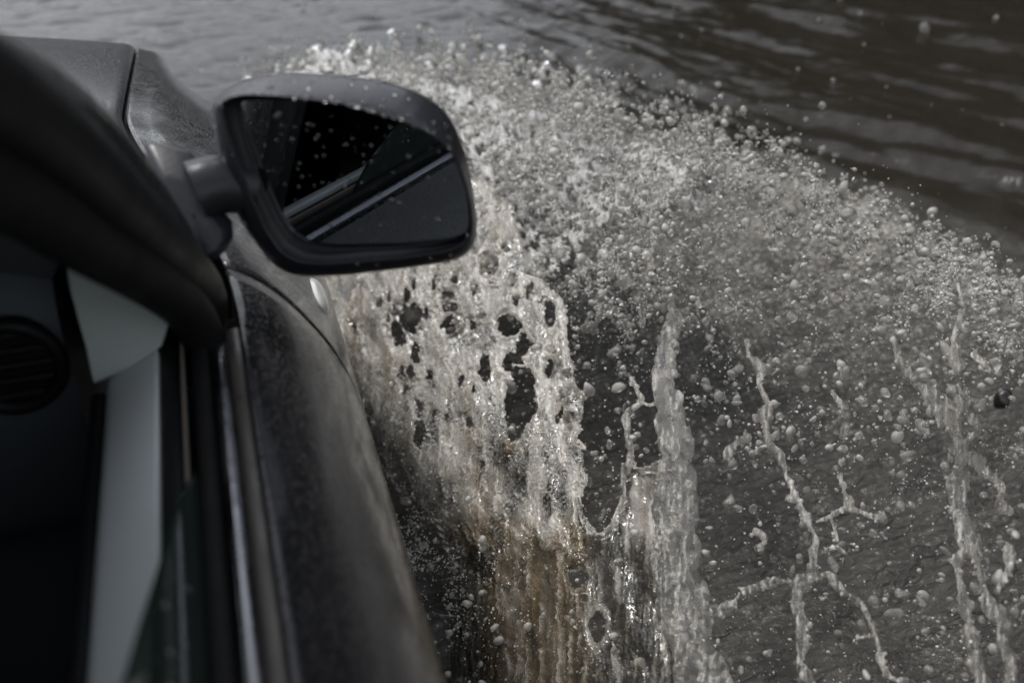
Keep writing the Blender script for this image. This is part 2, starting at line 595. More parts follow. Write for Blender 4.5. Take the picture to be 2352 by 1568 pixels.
def liquid(name, mat, ropes=(), films=(), holes=(), step=2.3, lift=1.0, seed=0, warp=5.0, milk=None, und=.02, rough=.3, porous=None, rimmask=None, relief=1.0, fade=None, windows=0, veins=0.0, knobs=.5, **kw):
    """one body of flying water: ropes (x, y, r) and thin films with holes, as a closed lumpy surface on the arch"""
    allp = [np.asarray(r, float)[:, :2] for r in ropes] + [np.asarray(f[0], float) for f in films]
    allp = np.vstack(allp)
    pad = 45
    xs = np.arange(allp[:, 0].min() - pad, allp[:, 0].max() + pad, step)
    ys = np.arange(allp[:, 1].min() - pad, min(allp[:, 1].max() + pad, 1640), step)
    X, Y = np.meshgrid(xs, ys)
    uv = np.stack([X, Y], -1)
    wx = X + warp * fbm(uv / 26., seed + 1, 3) + warp * .5 * fbm(uv / 7., seed + 2, 2)
    wy = Y + warp * fbm(uv / 26. + 50, seed + 3, 3)
    # regular axes for searchsorted: warp as field offset
    g = np.full(X.shape, -1e6)          # r^2 - d^2 like, in survey px^2
    for k, r in enumerate(ropes):
        gg = seg_field(X, Y, r, seed=seed * 31 + k)
        g = np.maximum(g, gg) + np.where((g > 0) & (gg > 0), np.minimum(g, gg) * .5, 0)
    rk = np.random.default_rng(seed + 500)
    for r in ropes:
        r = np.asarray(r, float)
        ln = np.sum(np.hypot(*np.diff(r[:, :2], axis=0).T))
        q = spline(r, max(4, int(ln / 13)))
        tg = np.gradient(q[:, :2], axis=0)
        tg /= np.linalg.norm(tg, axis=1)[:, None] + 1e-9
        for k in range(len(q)):
            if rk.uniform() > knobs:
                continue
            sg = rk.choice([-1, 1])
            rr0 = rk.uniform(.3, .6) * np.clip(q[k, 2], 9, 22)
            c = q[k, :2] + np.array([-tg[k, 1], tg[k, 0]]) * sg * (q[k, 2] * rk.uniform(.55, 1.0) + rr0 * rk.uniform(-.3, .55))
            c0, c1 = np.searchsorted(X[0], (c[0] - 20, c[0] + 20))
            r0, r1 = np.searchsorted(Y[:, 0], (c[1] - 20, c[1] + 20))
            v = g[r0:r1, c0:c1]
            np.maximum(v, rr0 ** 2 - (X[r0:r1, c0:c1] - c[0]) ** 2 - (Y[r0:r1, c0:c1] - c[1]) ** 2, out=v)
    if len(ropes) and warp:
        ra = fbm(uv / 11., seed + 9, 3)
        g = g + np.where(g > -2500, ra * rough * np.maximum(np.sqrt(np.abs(g)) * 8, 30), 0)
    milkv = np.full(X.shape, .30) + .65 * fbm(uv / np.array([7., 16.]), seed + 77, 4) + .6 * fbm(uv / np.array([6., 60.]), seed + 79, 3)
    silt = np.clip(.12 + .6 * fbm(uv / np.array([24., 120.]), seed + 78, 3), 0, 1)
    if len(ropes):
        hs0 = np.sqrt(np.clip(g, 0, None))
        milkv = milkv + .30 * np.exp(-(hs0 / 6.) ** 2) - .10 * sstep(6, 16, hs0)  # whiter edges, paler than the core: bright refracted rims painted into the milk
    rope_g = g.copy()
    for poly, th, fmilk, fsilt in films:
        sd = poly_sdf(wx, wy, poly)
        for (hx, hy, ra_, rb_) in holes:
            q = np.hypot((wx - hx) / ra_, (wy - hy) / rb_)
            hd = (q - 1) * min(ra_, rb_)
            sd = np.minimum(sd, hd)
        if porous is not None:
            thr, sc = porous
            pn = fbm(np.stack([wx, wy], -1) / sc, seed + 40, 4)
            sd = np.minimum(sd, (pn + thr) * sc * 1.3)
        # thin sheet with a thicker rim
        rm_ = rimmask(X, Y) if rimmask else 1.0
        rim = rm_ * 4.5 * np.exp(-((sd - 6) / 5.0) ** 2)
        flow = .6 * fbm(np.stack([wx / 11., wy / 170.], -1), seed + 60, 4) + .6 * fbm(np.stack([wx / 4., wy / 70.], -1), seed + 61, 3)
        n1_ = fbm(np.stack([wx / 24., wy / 78.], -1), seed + 67, 3)
        n2_ = fbm(np.stack([wx / 12., wy / 46.], -1), seed + 68, 3)
        vein = np.maximum(np.exp(-(n1_ / .055) ** 2), .75 * np.exp(-(n2_ / .05) ** 2)) * veins
        h = (th * (1 + .55 * flow) + rim + 3.2 * vein) * np.clip(sd / 6., 0, 1) ** .5
        gf = np.where(sd > 0, h * h, -sd * sd)
        fm = (fmilk(X, Y) if callable(fmilk) else fmilk) * .55 + .50 * sstep(.12, .55, flow) - .12 * sstep(.0, -.4, flow) + .13 * fbm(uv / np.array([5., 50.]), seed + 62, 3) + .5 * rm_ * np.exp(-((sd - 5) / 6.) ** 2)
        fs = (fsilt(X, Y) if callable(fsilt) else fsilt) + .8 * fbm(np.stack([wx / 30., wy / 400.], -1), seed + 64, 3) + .35 * sstep(.08, .38, fbm(np.stack([wx / 15., wy / 260.], -1), seed + 65, 2)) - .8 * sstep(.08, .5, flow) - .5 * rm_ * np.exp(-((sd - 5) / 7.) ** 2)
        fm = fm * .78 + .46 * vein
        fs = fs - .45 * vein
        if windows:
            fm = fm - windows * sstep(.02, .4, fbm(np.stack([wx / 30., wy / 95.], -1), seed + 66, 3))
        tk = (gf > rope_g)
        milkv = np.where(tk, fm, milkv)
        silt = np.where(tk, fs, silt)
        g = np.maximum(g, gf)
    keep = g > 0
    H, W = X.shape
    cell = keep[:-1, :-1] | keep[1:, :-1] | keep[:-1, 1:] | keep[1:, 1:]
    use = np.zeros_like(keep)
    for a in (slice(0, -1), slice(1, None)):
        for b in (slice(0, -1), slice(1, None)):
            use[a, b] |= cell
    # slide outside corners onto the outline
    gy, gx = np.gradient(np.clip(g, -400, 400), step)
    n2 = gx * gx + gy * gy + 1e-6
    out = use & ~keep
    px = np.where(out, X - np.clip(g * gx / n2, -step, step), X)
    py = np.where(out, Y - np.clip(g * gy / n2, -step, step), Y)
    sel = np.flatnonzero(use.ravel())
    idx = np.full(use.size, -1)
    idx[sel] = np.arange(len(sel))
    P2 = np.stack([px.ravel()[sel], py.ravel()[sel]], -1)
    # gentle swell of the surface itself, real relief
    lf = lift * (1 + und * 2 * fbm(P2 / 160., seed + 90, 3))
    P = on_arch(P2, lf)
    nrm = arch_normal(P, lift)
    dist = np.linalg.norm(P - CAM, axis=1)
    hs_ = np.sqrt(np.clip(g.ravel()[sel], 0, None))
    hs_ = np.where(hs_ > 14, 14 + .45 * (hs_ - 14), hs_)
    edge = sstep(0, 6, hs_)
    rid = (1 - 2.2 * np.abs(fbm(P2 / np.array([9., 17.]), seed + 91, 2)))
    hs_ = hs_ * (1 + .22 * fbm(P2 / 9., seed + 93, 3)) + edge * relief * (2.6 * rid + 2.0 * fbm(P2 / 5., seed + 92, 2))
    hh = np.clip(hs_, 0, None) * dist / FPX * .85
    A = P + nrm * hh[:, None]
    B = P - nrm * hh[:, None]
    V = np.vstack([A, B])
    i, j = np.nonzero(cell)
    q = np.stack([idx[i * W + j], idx[i * W + j + 1], idx[(i + 1) * W + j + 1], idx[(i + 1) * W + j]], -1)
    n = len(sel)
    fA = q[:, ::-1]
    fB = q + n
    if fade:
        milkv = milkv * fade(X, Y)
    mk = np.clip(milkv.ravel()[sel], .0, 1)
    sl = np.clip(silt.ravel()[sel], 0, 1)
    me = new_mesh(name, V, [fA, fB], mat, True, {'milk': np.tile(mk, 2), 'silt': np.tile(sl, 2)})
    return link(name, me, **kw)


def ico(sub):
    import bmesh
    bm = bmesh.new()
    bmesh.ops.create_icosphere(bm, subdivisions=sub, radius=1)
    bm.verts.ensure_lookup_table()
    v = np.array([x.co[:] for x in bm.verts])
    f = np.array([[y.index for y in x.verts] for x in bm.faces])
    bm.free()
    return v, f


ICO = {k: ico(k) for k in (1, 2, 3)}


def blobs(P, r, sub, lump=.25, stretch=None, seed=0):
    v, f = ICO[sub]
    n = len(P)
    r_ = np.random.default_rng(seed)
    ax = r_.normal(size=(n, 3))
    ax[:, 2] += .6
    ax /= np.linalg.norm(ax, axis=1)[:, None]
    st = (r_.gamma(1.5, .22, n) if stretch is None else np.full(n, stretch))
    off = r_.uniform(-50, 50, (n, 3))
    V = np.repeat(v[None], n, 0)
    if lump:
        nz = vnoise((V * .9 + off[:, None]).reshape(-1, 3), seed).reshape(n, -1, 1)
        V = V * (1 + lump * nz)
    V = V + (V @ ax[:, :, None]) * ax[:, None] * st[:, None, None]
    V = V * r[:, None, None] + P[:, None]
    Fa = (f[None] + (np.arange(n) * len(v))[:, None, None]).reshape(-1, 3)
    return V.reshape(-1, 3), Fa

# ------------------------------------------------------------------ setting: flood water, wooded bank
def axis(lo, a, b, hi, st):
    core = np.arange(a, b, st)
    def grow(d):
        o, s = [], st
        x = 0
        while x < d:
            s *= 1.35
            x += s
            o.append(min(x, d))
        return np.array(o)
    return np.concatenate([(a - grow(a - lo))[::-1], core, core[-1] + grow(hi - core[-1])])


def splash_mask(x, y):
    x1 = np.interp(y, AY, AX1)
    s = (x - .10) / (x1 - .10)
    return s, x1


def build_water():
    xs = axis(-400, -1.6, 4.6, 400, .0155)
    ys = axis(-400, -.6, 6.6, 400, .0155)
    X, Y = np.meshgrid(xs, ys)
    u = X * .88 + Y * .48          # across the wake
    v = -X * .48 + Y * .88         # along it
    s, x1 = splash_mask(X, Y)
    near = sstep(6.5, 4.5, np.maximum(np.abs(X), np.abs(Y - 1)))
    right = sstep(.3, 1.3, X - .25 * (Y - 3.5))
    wake = fbm(np.stack([u / .16 + .6 * vnoise(np.stack([u, v], -1) * 1.1, 3), v / .75], -1), 11, 3, .42)
    wake2 = fbm(np.stack([u / .42, v / 1.5], -1), 12, 3)
    calm = fbm(np.stack([X / .14, Y / .09], -1), 14, 4)
    small = fbm(np.stack([(X * .9 + Y * .3) / .085, (Y * .9 - X * .3) / .035], -1), 15, 4)
    Z = near * (wake * (.006 + .030 * right) + wake2 * (.008 + .030 * right) + calm * .011)
    small2 = fbm(np.stack([(X * .95 + Y * .3) / .11, (Y * .95 - X * .3) / .045], -1), 18, 3)
    inside = sstep(1.05, .9, s) * sstep(4.2, 3.6, Y) * sstep(-.1, .1, s)
    Z += inside * (small * .016 + .009 * (1 - 2 * np.abs(small2)))
    rim = np.exp(-((s - 1.0) / .10) ** 2) * sstep(4.3, 3.4, Y) * near
    Z += rim * .035 * (1 + .8 * fbm(np.stack([X, Y], -1) / .12, 16, 3))
    foam = -.25 + inside * (.07 + .11 * np.exp(-((Y - 2.1) / .75) ** 2) * sstep(.05, .5, s)) + .16 * rim * sstep(1.0, 1.8, Y)
    foam += .305 * inside * sstep(-.5, .4, Y) * sstep(.02, .25, s)
    fo = np.where(near > 0, foam, -.4)
    V = np.stack([X, Y, Z], -1).reshape(-1, 3)
    me = new_mesh('water', V, [grid_faces(len(ys), len(xs))[:, ::1]], M_WATER, True, {'foam': fo.ravel(), 'ruffle': (near * (.10 + .9 * np.maximum(inside * sstep(.0, .22, s), .6 * rim))).ravel()})  # ruffle fades beside the car, which paints its shade into the water colour
    link('water', me, kind='structure')


build_water()


def build_bank():
    """a dense dark wood along the right of the flooded road, seen in the water"""
    n = 26000
    t = rng.uniform(0, 1, n)
    a = np.array([4.3, 13.0]); b = np.array([14.0, -6.0])
    base = a + (b - a) * t[:, None]
    top = (4.2 + 5.0 * sstep(.0, .25, t)) + 2.2 * fbm(np.stack([t * 16, t * 0], -1), 5, 3)
    h = rng.uniform(0.0, 1, n) ** .8 * top
    dep = rng.uniform(0, 3.2, n) * (1 - .3 * h / 10)
    nrm = np.array([b[1] - a[1], -(b[0] - a[0])]); nrm = -nrm / np.linalg.norm(nrm)
    xy = base + nrm * (dep[:, None] + 1.2 * fbm(np.stack([t * 30, h * .8], -1), 8, 3)[:, None])
    P = np.stack([xy[:, 0], xy[:, 1], h], -1)
    sz = rng.uniform(.16, .42, n)
    A = rng.normal(size=(n, 3)); A /= np.linalg.norm(A, axis=1)[:, None]
    B = np.cross(A, rng.normal(size=(n, 3))); B /= np.linalg.norm(B, axis=1)[:, None]
    q = np.stack([P - A * sz[:, None], P + B * sz[:, None] * .6, P + A * sz[:, None], P - B * sz[:, None] * .6], 1).reshape(-1, 3)
    f = np.arange(4 * n).reshape(-1, 4)
    m = simple('dark_foliage', (.022, .019, .014), .8, noise=.1)
    me = new_mesh('wooded_bank', q, [f], m, False)
    link('wooded_bank', me, kind='stuff', label='dark dense trees along the right bank reflected in the brown water', cat='trees')


build_bank()


def build_hills():
    az = np.radians(np.linspace(-150, 150, 400))
    rows_ = []
    for k, (rr, hh_) in enumerate(((60, -1), (62, 4.0), (66, 7.5), (74, 9.5), (90, 10))):
        h = hh_ * (1 + .35 * fbm(np.stack([az * 9, az * 0 + k * .3], -1), 21, 4)) if hh_ > 0 else np.full(len(az), hh_)
        rows_.append(np.stack([rr * np.sin(az), rr * np.cos(az), h], -1))
    rows_ = np.array(rows_)
    link('hills', new_mesh('hills', rows_.reshape(-1, 3), [grid_faces(*rows_.shape[:2])[:, ::-1]], simple('wooded_hills', (.035, .036, .030), .9, noise=.05)), kind='structure')


build_hills()

# ------------------------------------------------------------------ the car
car = bpy.data.objects.new('car', None)
COL.objects.link(car)
car.location = (0, 0, 0)
car['label'] = 'dark grey car with rain beaded paint driving through the flood, seen from its open window'
car['category'] = 'car'

PR = spline([(-.010, .738), (.012, .722), (.036, .695), (.060, .655), (.078, .61), (.091, .55), (.0995, .50), (.108, .44), (.112, .36), (.112, .25), (.105, .1), (.085, -.02), (.055, -.08)], 48)
FR = spline([(-.112, .712), (-.092, .705), (-.074, .699), (-.030, .676), (.035, .640), (.080, .600), (.094, .55), (.102, .49), (.107, .43), (.111, .36), (.111, .25), (.105, .1), (.085, -.02), (.055, -.08)], 48)


def side_row(y):
    wgt = float(sstep(.72, 1.35, np.array(y)))
    p = PR * (1 - wgt) + FR * wgt
    x, z = p[:, 0].copy(), p[:, 1].copy()
    tp = .085 * max(0, (y - 1.08) / .78) ** 2.3
    if y > 2.0:
        tp += .30 * ((y - 2.0) / .12) ** 2
    top = sstep(.3, .7, z)
    x = x - tp * np.where(z > .6, .10 + .9 * sstep(.71, .63, z), 1.0)
    x -= .022 * ((y - .3) / 1.6) ** 2 if y < .3 else 0
    drop = .10 * max(0, (y - 1.25) / .75) ** 1.3
    z = z - drop * top
    if y > 2.0:
        z = z - .5 * ((y - 2.0) / .12) ** 2 * .12 * top
    return np.stack([x, np.full(len(x), y), z], -1)


def body_part(name, ys, mat, skip_arch=None, **kw):
    for mirror in (False, True):
        rows = np.array([side_row(y) for y in ys])
        if mirror:
            rows = rows.copy()
            rows[..., 0] = -1.5 - rows[..., 0]
        f = grid_faces(*rows.shape[:2])
        v = rows.reshape(-1, 3)
        if skip_arch is not None:
            c = v[f].mean(1)
            keep = np.hypot(c[:, 1] - skip_arch[0], c[:, 2] - skip_arch[1]) > skip_arch[2]
            f = f[keep]
        if not mirror:
            f = f[:, ::-1]
        me = new_mesh(name, v, [f], mat)
        o = link(name, me, car)
        md = o.modifiers.new('shell', 'SOLIDIFY')
        md.thickness = .004
        md.offset = -1
        yield o


list(body_part('front_door', np.linspace(-.42, .796, 60), M_PAINT))
list(body_part('rear_door', np.linspace(-1.25, -.426, 30), M_PAINT))
list(body_part('front_wing', np.concatenate([np.linspace(.801, 2.0, 70), np.linspace(2.004, 2.11, 14)]), M_PAINT, skip_arch=(1.30, .06, .33)))
list(body_part('rear_wing', np.linspace(-2.05, -1.256, 30), M_PAINT, skip_arch=(-1.45, .06, .33)))

# bonnet
rows = []
for y in np.concatenate([np.linspace(.93, 2.0, 50), np.linspace(2.005, 2.10, 12)]):
    e = side_row(y)[0]
    xe, ze = e[0] - .013, e[2]
    xs_ = np.concatenate([xe - np.array([0, .002, .006]), np.linspace(xe - .012, -1.5 - xe + .012, 50), -1.5 - xe + np.array([.006, .002, 0])])
    k = (xs_ + .75) / (abs(xe + .75))
    z = ze + .055 * (1 - k ** 2) - .006 * np.clip((np.abs(k) - .99) / .01, 0, 1) ** 2
    rows.append(np.stack([xs_, np.full(len(xs_), y), z], -1))
bon = MB().loft(rows).build('bonnet', M_HOOD, car)
md = bon.modifiers.new('shell', 'SOLIDIFY')
md.thickness = .012
md.offset = -1
# dark channel under the shut line, and the headlamp corner showing in it
ch = MB()
ch.tube([(side_row(y)[0][0] - .0065, y, side_row(y)[0][2] - .020) for y in np.linspace(.9, 1.99, 40)], .013, 8)
ch.build('shut_line_seal', M_BLACK, car)
hl = MB()
hl.tube([(side_row(y)[0][0] - .0065, y, side_row(y)[0][2] - .004) for y in np.linspace(1.84, 1.93, 8)], [.001, .004, .005, .005, .005, .005, .004, .001], 10)
hl.build('headlamp_corner', M_SILVER, car)
# bumper and front face
fr = []
for z in np.linspace(-.08, .44, 20):
    xx = np.linspace(-1.30, -.20, 30)
    k = (xx + .75) / .55
    fr.append(np.stack([xx, 2.09 - .10 * np.abs(k) ** 4 + .05 * np.sin((z + .08) / .68 * math.pi), np.full(30, z)], -1))
MB().loft(fr).build('front_bumper', M_PAINT, car)

# wheels
for (wx, wy, s_) in ((-.01, 1.30, 1), (-1.49, 1.30, -1), (-.01, -1.45, 1), (-1.49, -1.45, -1)):
    th = np.linspace(0, 2 * math.pi, 49)[:-1]
    prof = [(-.10, .20), (-.105, .27), (-.09, .295), (-.05, .302), (.03, .302), (.05, .295), (.062, .27), (.058, .20)]
    rws = [[(wx + s_ * px, wy + r * math.cos(t), .06 + r * math.sin(t)) for t in th] for px, r in prof]
    tyre = MB().loft(rws, True).build('tyre', M_TYRE)
    rim = MB()
    for k in range(5):
        a = 2 * math.pi * k / 5 + .3
        d = np.array([0, math.cos(a), math.sin(a)])
        rim.tube([np.array([wx + s_ * .045, wy, .06]) + d * r for r in (.02, .08, .14, .20)], [.03, .022, .02, .026], 8, upv=(1, 0, 0))
    rim.tube([(wx + s_ * .0, wy, .06), (wx + s_ * .055, wy, .06)], .05, 16)
    rim = rim.build('rim', M_RIM)
    wh = bpy.data.objects.new('wheel', None)
    COL.objects.link(wh)
    wh.parent = car
    tyre.parent = wh
    rim.parent = wh
# rain beads and mud splashes standing on the paint
def beads_on(name, P, Nn, r, mat, parent, flat=.5):
    v, f = ICO[2]
    a = np.cross(Nn, rng.normal(size=Nn.shape)); a /= np.linalg.norm(a, axis=1)[:, None]
    b = np.cross(Nn, a)
    el = rng.uniform(.8, 1.5, len(P))
    V = P[:, None] + r[:, None, None] * (v[None, :, :1] * a[:, None] * el[:, None, None] + v[None, :, 1:2] * b[:, None] + flat * v[None, :, 2:] * Nn[:, None])
    Fa = (f[None] + (np.arange(len(P)) * len(v))[:, None, None]).reshape(-1, 3)
    return link(name, new_mesh(name, V.reshape(-1, 3), [Fa], mat), parent, kind='stuff')


M_BEADS = water_milk('beaded_rain', milk=(.30, .285, .26), bump=0.0, use_attr=False, mixv=.30)
M_BEADS2 = water_milk('clear_rain', milk=(.2, .2, .2), bump=0.0, use_attr=False, mixv=.08)
nb_ = 5200
yy_ = rng.uniform(-.1, 2.0, nb_)
bp_, bn_ = [], []
for y in yy_:
    r0, r1 = side_row(y), side_row(y + .002)
    k = rng.uniform(1.2, 31)
    i = int(k)
    q = r0[i] + (r0[i + 1] - r0[i]) * (k - i)
    e1, e2 = r0[i + 1] - r0[i], r1[i] - r0[i]
    nn = np.cross(e2, e1)
    nn /= np.linalg.norm(nn)
    if nn @ (1, 0, 1) < 0:
        nn = -nn
    bp_.append(q); bn_.append(nn)
clump = fbm(np.array(bp_) / .06, 33, 3)
sel_ = clump > rng.uniform(-.5, .35, nb_)
beads_on('rain_beads', np.array(bp_)[sel_], np.array(bn_)[sel_], np.clip(np.exp(rng.normal(math.log(.0014), .45, nb_)), .0005, .0042)[sel_], M_BEADS, car)
# bonnet beads
nb_ = 3000
by_ = rng.uniform(1.0, 1.98, nb_)
bk_ = rng.uniform(0, 1, nb_) ** 1.5 * .55
bp_ = []
for y, k in zip(by_, bk_):
    e = side_row(y)[0]
    xe, ze = e[0] - .013, e[2]
    x = xe - .02 - k
    kk = (x + .75) / abs(xe + .75)
    bp_.append((x, y, ze + .055 * (1 - kk ** 2) + .0003))
beads_on('rain_beads', np.array(bp_), np.tile(np.array([[0.05, .06, 1.0]]), (nb_, 1)), np.clip(np.exp(rng.normal(math.log(.0021), .35, nb_)), .0008, .005), M_BEADS2, bon, .45)
# side repeater lens on the wing
P0 = None
best = 9
for y in np.linspace(.95, 1.2, 60):
    r_ = side_row(y)
    for p in r_:
        d = p - CAM
        px = 1176 + FPX * (d @ RT) / (d @ FW)
        py = 784 - FPX * (d @ UP) / (d @ FW)
        e = math.hypot(px - 712, py - 692)
        if P0 is None or e < best:
            best, P0 = e, (y, p)
yc, pc = P0
rl = MB()
zz = pc[2]
rw = []
for a in np.linspace(-1, 1, 21):
    y = yc + a * .043
    hw = .015 * math.sqrt(max(0, 1 - abs(a) ** 3.0)) + .0004
    r_ = side_row(y)
    ring = []
    for k in np.linspace(-1, 1, 9):
        z = zz + k * hw - a * .004
        x = np.interp(-z, -r_[:, 2], r_[:, 0])
        b = .012 * max(0, (1 - k * k)) ** .5 * max(0, 1 - abs(a) ** 3) ** .5
        ring.append((x + b * .8 - .001, y, z + b * .5))
    rw.append(ring)
rl.loft(rw)
rl.build('side_repeater', M_LENS, car)

# window sill: chrome strip, seals, bead
YS = np.concatenate([np.linspace(-2.0, .60, 40), np.linspace(.61, .705, 10)])
MB().sweep_rect(-.0335, -.0205, .722, .7385, YS, .006).build('chrome_strip', M_CHROME, car)
MB().sweep_rect(-.0205, -.006, .718, .7335, YS, .003).build('outer_seal', simple('sheen_tinted_seal', (.05, .044, .038), .35, noise=.1), car)  # lighter brown tone paints a second highlight's sheen beside the chrome
MB().sweep_rect(-.046, -.0345, .72, .745, YS, .004).build('glass_seal', M_RUBBER, car)
MB().sweep_rect(-.0535, -.0510, .738, .746, YS, .001).build('seal_bead', M_BEAD, car)
MB().sweep_rect(-.0685, -.054, .715, .741, YS, .004).build('inner_seal', M_BLACK, car)
# door trim: pale top rail and dark card
dt = MB()
tp_ = [(-.1085, .690), (-.1085, .724), (-.106, .7285), (-.102, .7310), (-.072, .7445), (-.0695, .744), (-.069, .742), (-.069, .690)]
dt.loft([[(a, y, b) for a, b in tp_] for y in np.linspace(-.42, .672, 30)], True, True)
dt.build('door_trim', M_TRIM, car)
dc = MB()
dc.sweep_rect(-.120, -.1090, .12, .722, np.linspace(-.42, .66, 20), .004)
dc.build('door_card', M_BLACK, car)
# half-lowered window glass
ge = on_plane([(418, 1130), (396, 1215), (371, 1300), (330, 1430), (290, 1568), (262, 1660)], (-.0475, 0, .74), (.966, 0, .26))
poly = [(.60, .70)] + [(p[1], p[2]) for p in ge] + [(-.05, ge[-1][2] + .03), (-.41, ge[-1][2] + .04), (-.41, .60), (.60, .60)]
g = MB()
th = .0018
v = [(-.0475 - .269 * (z - .74) + s_ * th, y, z) for s_ in (-1, 1) for y, z in poly]
k = len(poly)
import bmesh
bm = bmesh.new()
vs = [bm.verts.new(p) for p in v]
bm.faces.new(vs[:k])
bm.faces.new(vs[k:][::-1])
for i in range(k):
    j = (i + 1) % k
    bm.faces.new((vs[i], vs[k + i], vs[k + j], vs[j]))
bmesh.ops.recalc_face_normals(bm, faces=bm.faces)
me = bpy.data.meshes.new('window_glass')
bm.to_mesh(me)
bm.free()
me.materials.append(M_GLASS)
wgl = link('window_glass', me, car)
# beads on the lowered window
gz_ = rng.uniform(.76, .96, 420)
gy_ = rng.uniform(.02, .46, 420)
top_ = np.interp(gy_, [p[1] for p in ge][::-1], [p[2] for p in ge][::-1])
ok_ = gz_ < top_ - .004
gn_ = np.tile(np.array([[.966, 0, .26]]), (420, 1))
beads_on('rain_beads', np.stack([-.0475 - .269 * (gz_ - .74) + .002, gy_, gz_], -1)[ok_], gn_[ok_], np.clip(np.exp(rng.normal(math.log(.0016), .5, 420)), .0006, .005)[ok_], water_milk('glass_rain', milk=(.32, .40, .36), bump=0.0, use_attr=False, mixv=.5), wgl)

# pillars, roof
def both(fn):
    fn(lambda p: np.asarray(p, float))
    fn(lambda p: np.asarray(p, float) * (-1, 1, 1) + (-1.5, 0, 0))


AP = spline([(-.05, .84, .62), (-.044, .775, .70), (-.040, .715, .768), (-.068, .573, .905), (-.090, .452, 1.005), (-.135, .28, 1.12), (-.20, .08, 1.21), (-.245, -.2, 1.245), (-.255, -.8, 1.245), (-.24, -1.25, 1.18), (-.20, -1.75, .85), (-.15, -1.9, .74)], 120)
SL = spline([(-.036, .690, .735), (-.046, .655, .790), (-.078, .537, .895), (-.100, .420, .985), (-.150, .25, 1.092), (-.215, .05, 1.178), (-.258, -.2, 1.213), (-.268, -.8, 1.213), (-.26, -1.2, 1.16)], 100)
both(lambda T: MB().tube([T(p) for p in AP], .024, 16).build('roof_pillar', M_BLACK, car))
both(lambda T: MB().tube([T(p) for p in SL], .017, 14).build('window_seal', M_RUBBER, car))
both(lambda T: MB().tube([T(p) for p in [(-.055, -.43, .73), (-.12, -.45, .95), (-.25, -.47, 1.23)]], .03, 12).build('door_pillar', M_BLACK, car))
fd_ = (sstep(.76, .58, AP[:, 1]) * (.12 + .88 * sstep(.40, .58, AP[:, 1])))[:, None]
WT = (AP + np.array([-.002, .021, .024]) * fd_)[(AP[:, 1] < .80) & (AP[:, 1] > -.3)]
both(lambda T: MB().tube([T(p) for p in WT], .020, 14).build('windscreen_trim', M_TRIMP, car))
rr = []
for i in range(22, 96, 2):
    p = AP[i]
    if p[1] > .12:
        continue
    xx = np.linspace(p[0], -1.5 - p[0], 24)
    kk = (xx + .75) / abs(p[0] + .75)
    rr.append(np.stack([xx, np.full(24, p[1]), p[2] + .05 * (1 - kk ** 2)], -1))
o = MB().loft(rr).build('roof', M_PAINT, car)
md = o.modifiers.new('shell', 'SOLIDIFY')
md.thickness = .03
md.offset = -1
# windscreen
ws = []
for t in np.linspace(0, 1, 20):
    i = np.interp(t, [0, 1], [6, int(np.argmin(np.abs(AP[:, 1] - .06)))])
    p = AP[int(i)]
    xx = np.linspace(p[0] - .015, -1.485 - p[0], 24)
    kk = (xx + .75) / abs(p[0] + .735)
    ws.append(np.stack([xx, p[1] + (.16 - .08 * t) * (1 - kk ** 2) + .01, p[2] - .006 + .03 * (1 - kk ** 2) * t], -1))
m_ws = simple('dark_windscreen', (.01, .012, .014), .03, coat=1.0)
m_fw = simple('blacked_out_pane', (.006, .006, .006), .7, spec=.2)  # opaque matte black instead of clear glass, keeps the cabin dark in the mirror
MB().loft(ws).build('windscreen', m_ws, car)
# rear glazing and tail
def rg(T):
    rows_ = []
    for y in np.linspace(-.46, -1.7, 16):
        zt = float(np.interp(-y, -AP[60:, 1], AP[60:, 2])) - .02
        xt = float(np.interp(-y, -AP[60:, 1], AP[60:, 0]))
        rows_.append([T((-.05 + (xt + .05) * q, y, .735 + (zt - .735) * q)) for q in np.linspace(0, 1, 5)])
    MB().loft(rows_).build('rear_side_window', m_ws, car)
both(rg)
MB().loft([[(-1.25 + 1.0 * q, -1.28 - .62 * t, 1.19 - .45 * t) for q in np.linspace(0, 1, 8)] for t in np.linspace(0, 1, 8)]).build('rear_screen', m_ws, car)
MB().loft([[(-1.42 + 1.34 * q, -1.9 - .18 * math.sin(math.pi * min(1, t * 1.1)), .74 - .82 * t) for q in np.linspace(0, 1, 12)] for t in np.linspace(0, 1, 12)]).build('tail', M_PAINT, car)
# far front window, floor, bulkhead, dash, vent, seats
MB().loft([[(-1.445 + .2 * q, y, .735 + .48 * q) for q in np.linspace(0, 1, 5)] for y in np.linspace(.6, -.46, 8)]).build('far_window', m_fw, car)
MB().sweep_rect(-1.44, -.06, .02, .10, np.linspace(-1.9, 1.0, 8), .01).build('cabin_floor', M_BLACK, car)
da = []
for x in np.linspace(-1.36, -.140, 30):
    e = min(1, (x + 1.36) / .03, (-.140 - x) / .03)
    s_ = .96 + .04 * math.sqrt(max(0, e))
    pr = spline([(.80, .12), (.80, .45), (.735, .56), (.715, .70), (.73, .775), (.78, .81), (.92, .80), (.98, .74), (.98, .3)], 40)
    pr = (pr - (.85, .6)) * s_ + (.85, .6)
    da.append([(x, a, b) for a, b in pr])
MB().loft(da, False, True).build('dashboard', M_DASH, car)
vt = MB()
vc = on_plane([(22, 850)], (0, .705, 0), (0, 1, 0))[0]
t = np.linspace(0, 2 * math.pi, 41)
vt.tube([(vc[0] + .036 * math.cos(a), vc[1] + .004, vc[2] + .036 * math.sin(a)) for a in t], .006, 10, cap=False, upv=(0, 1, 0))
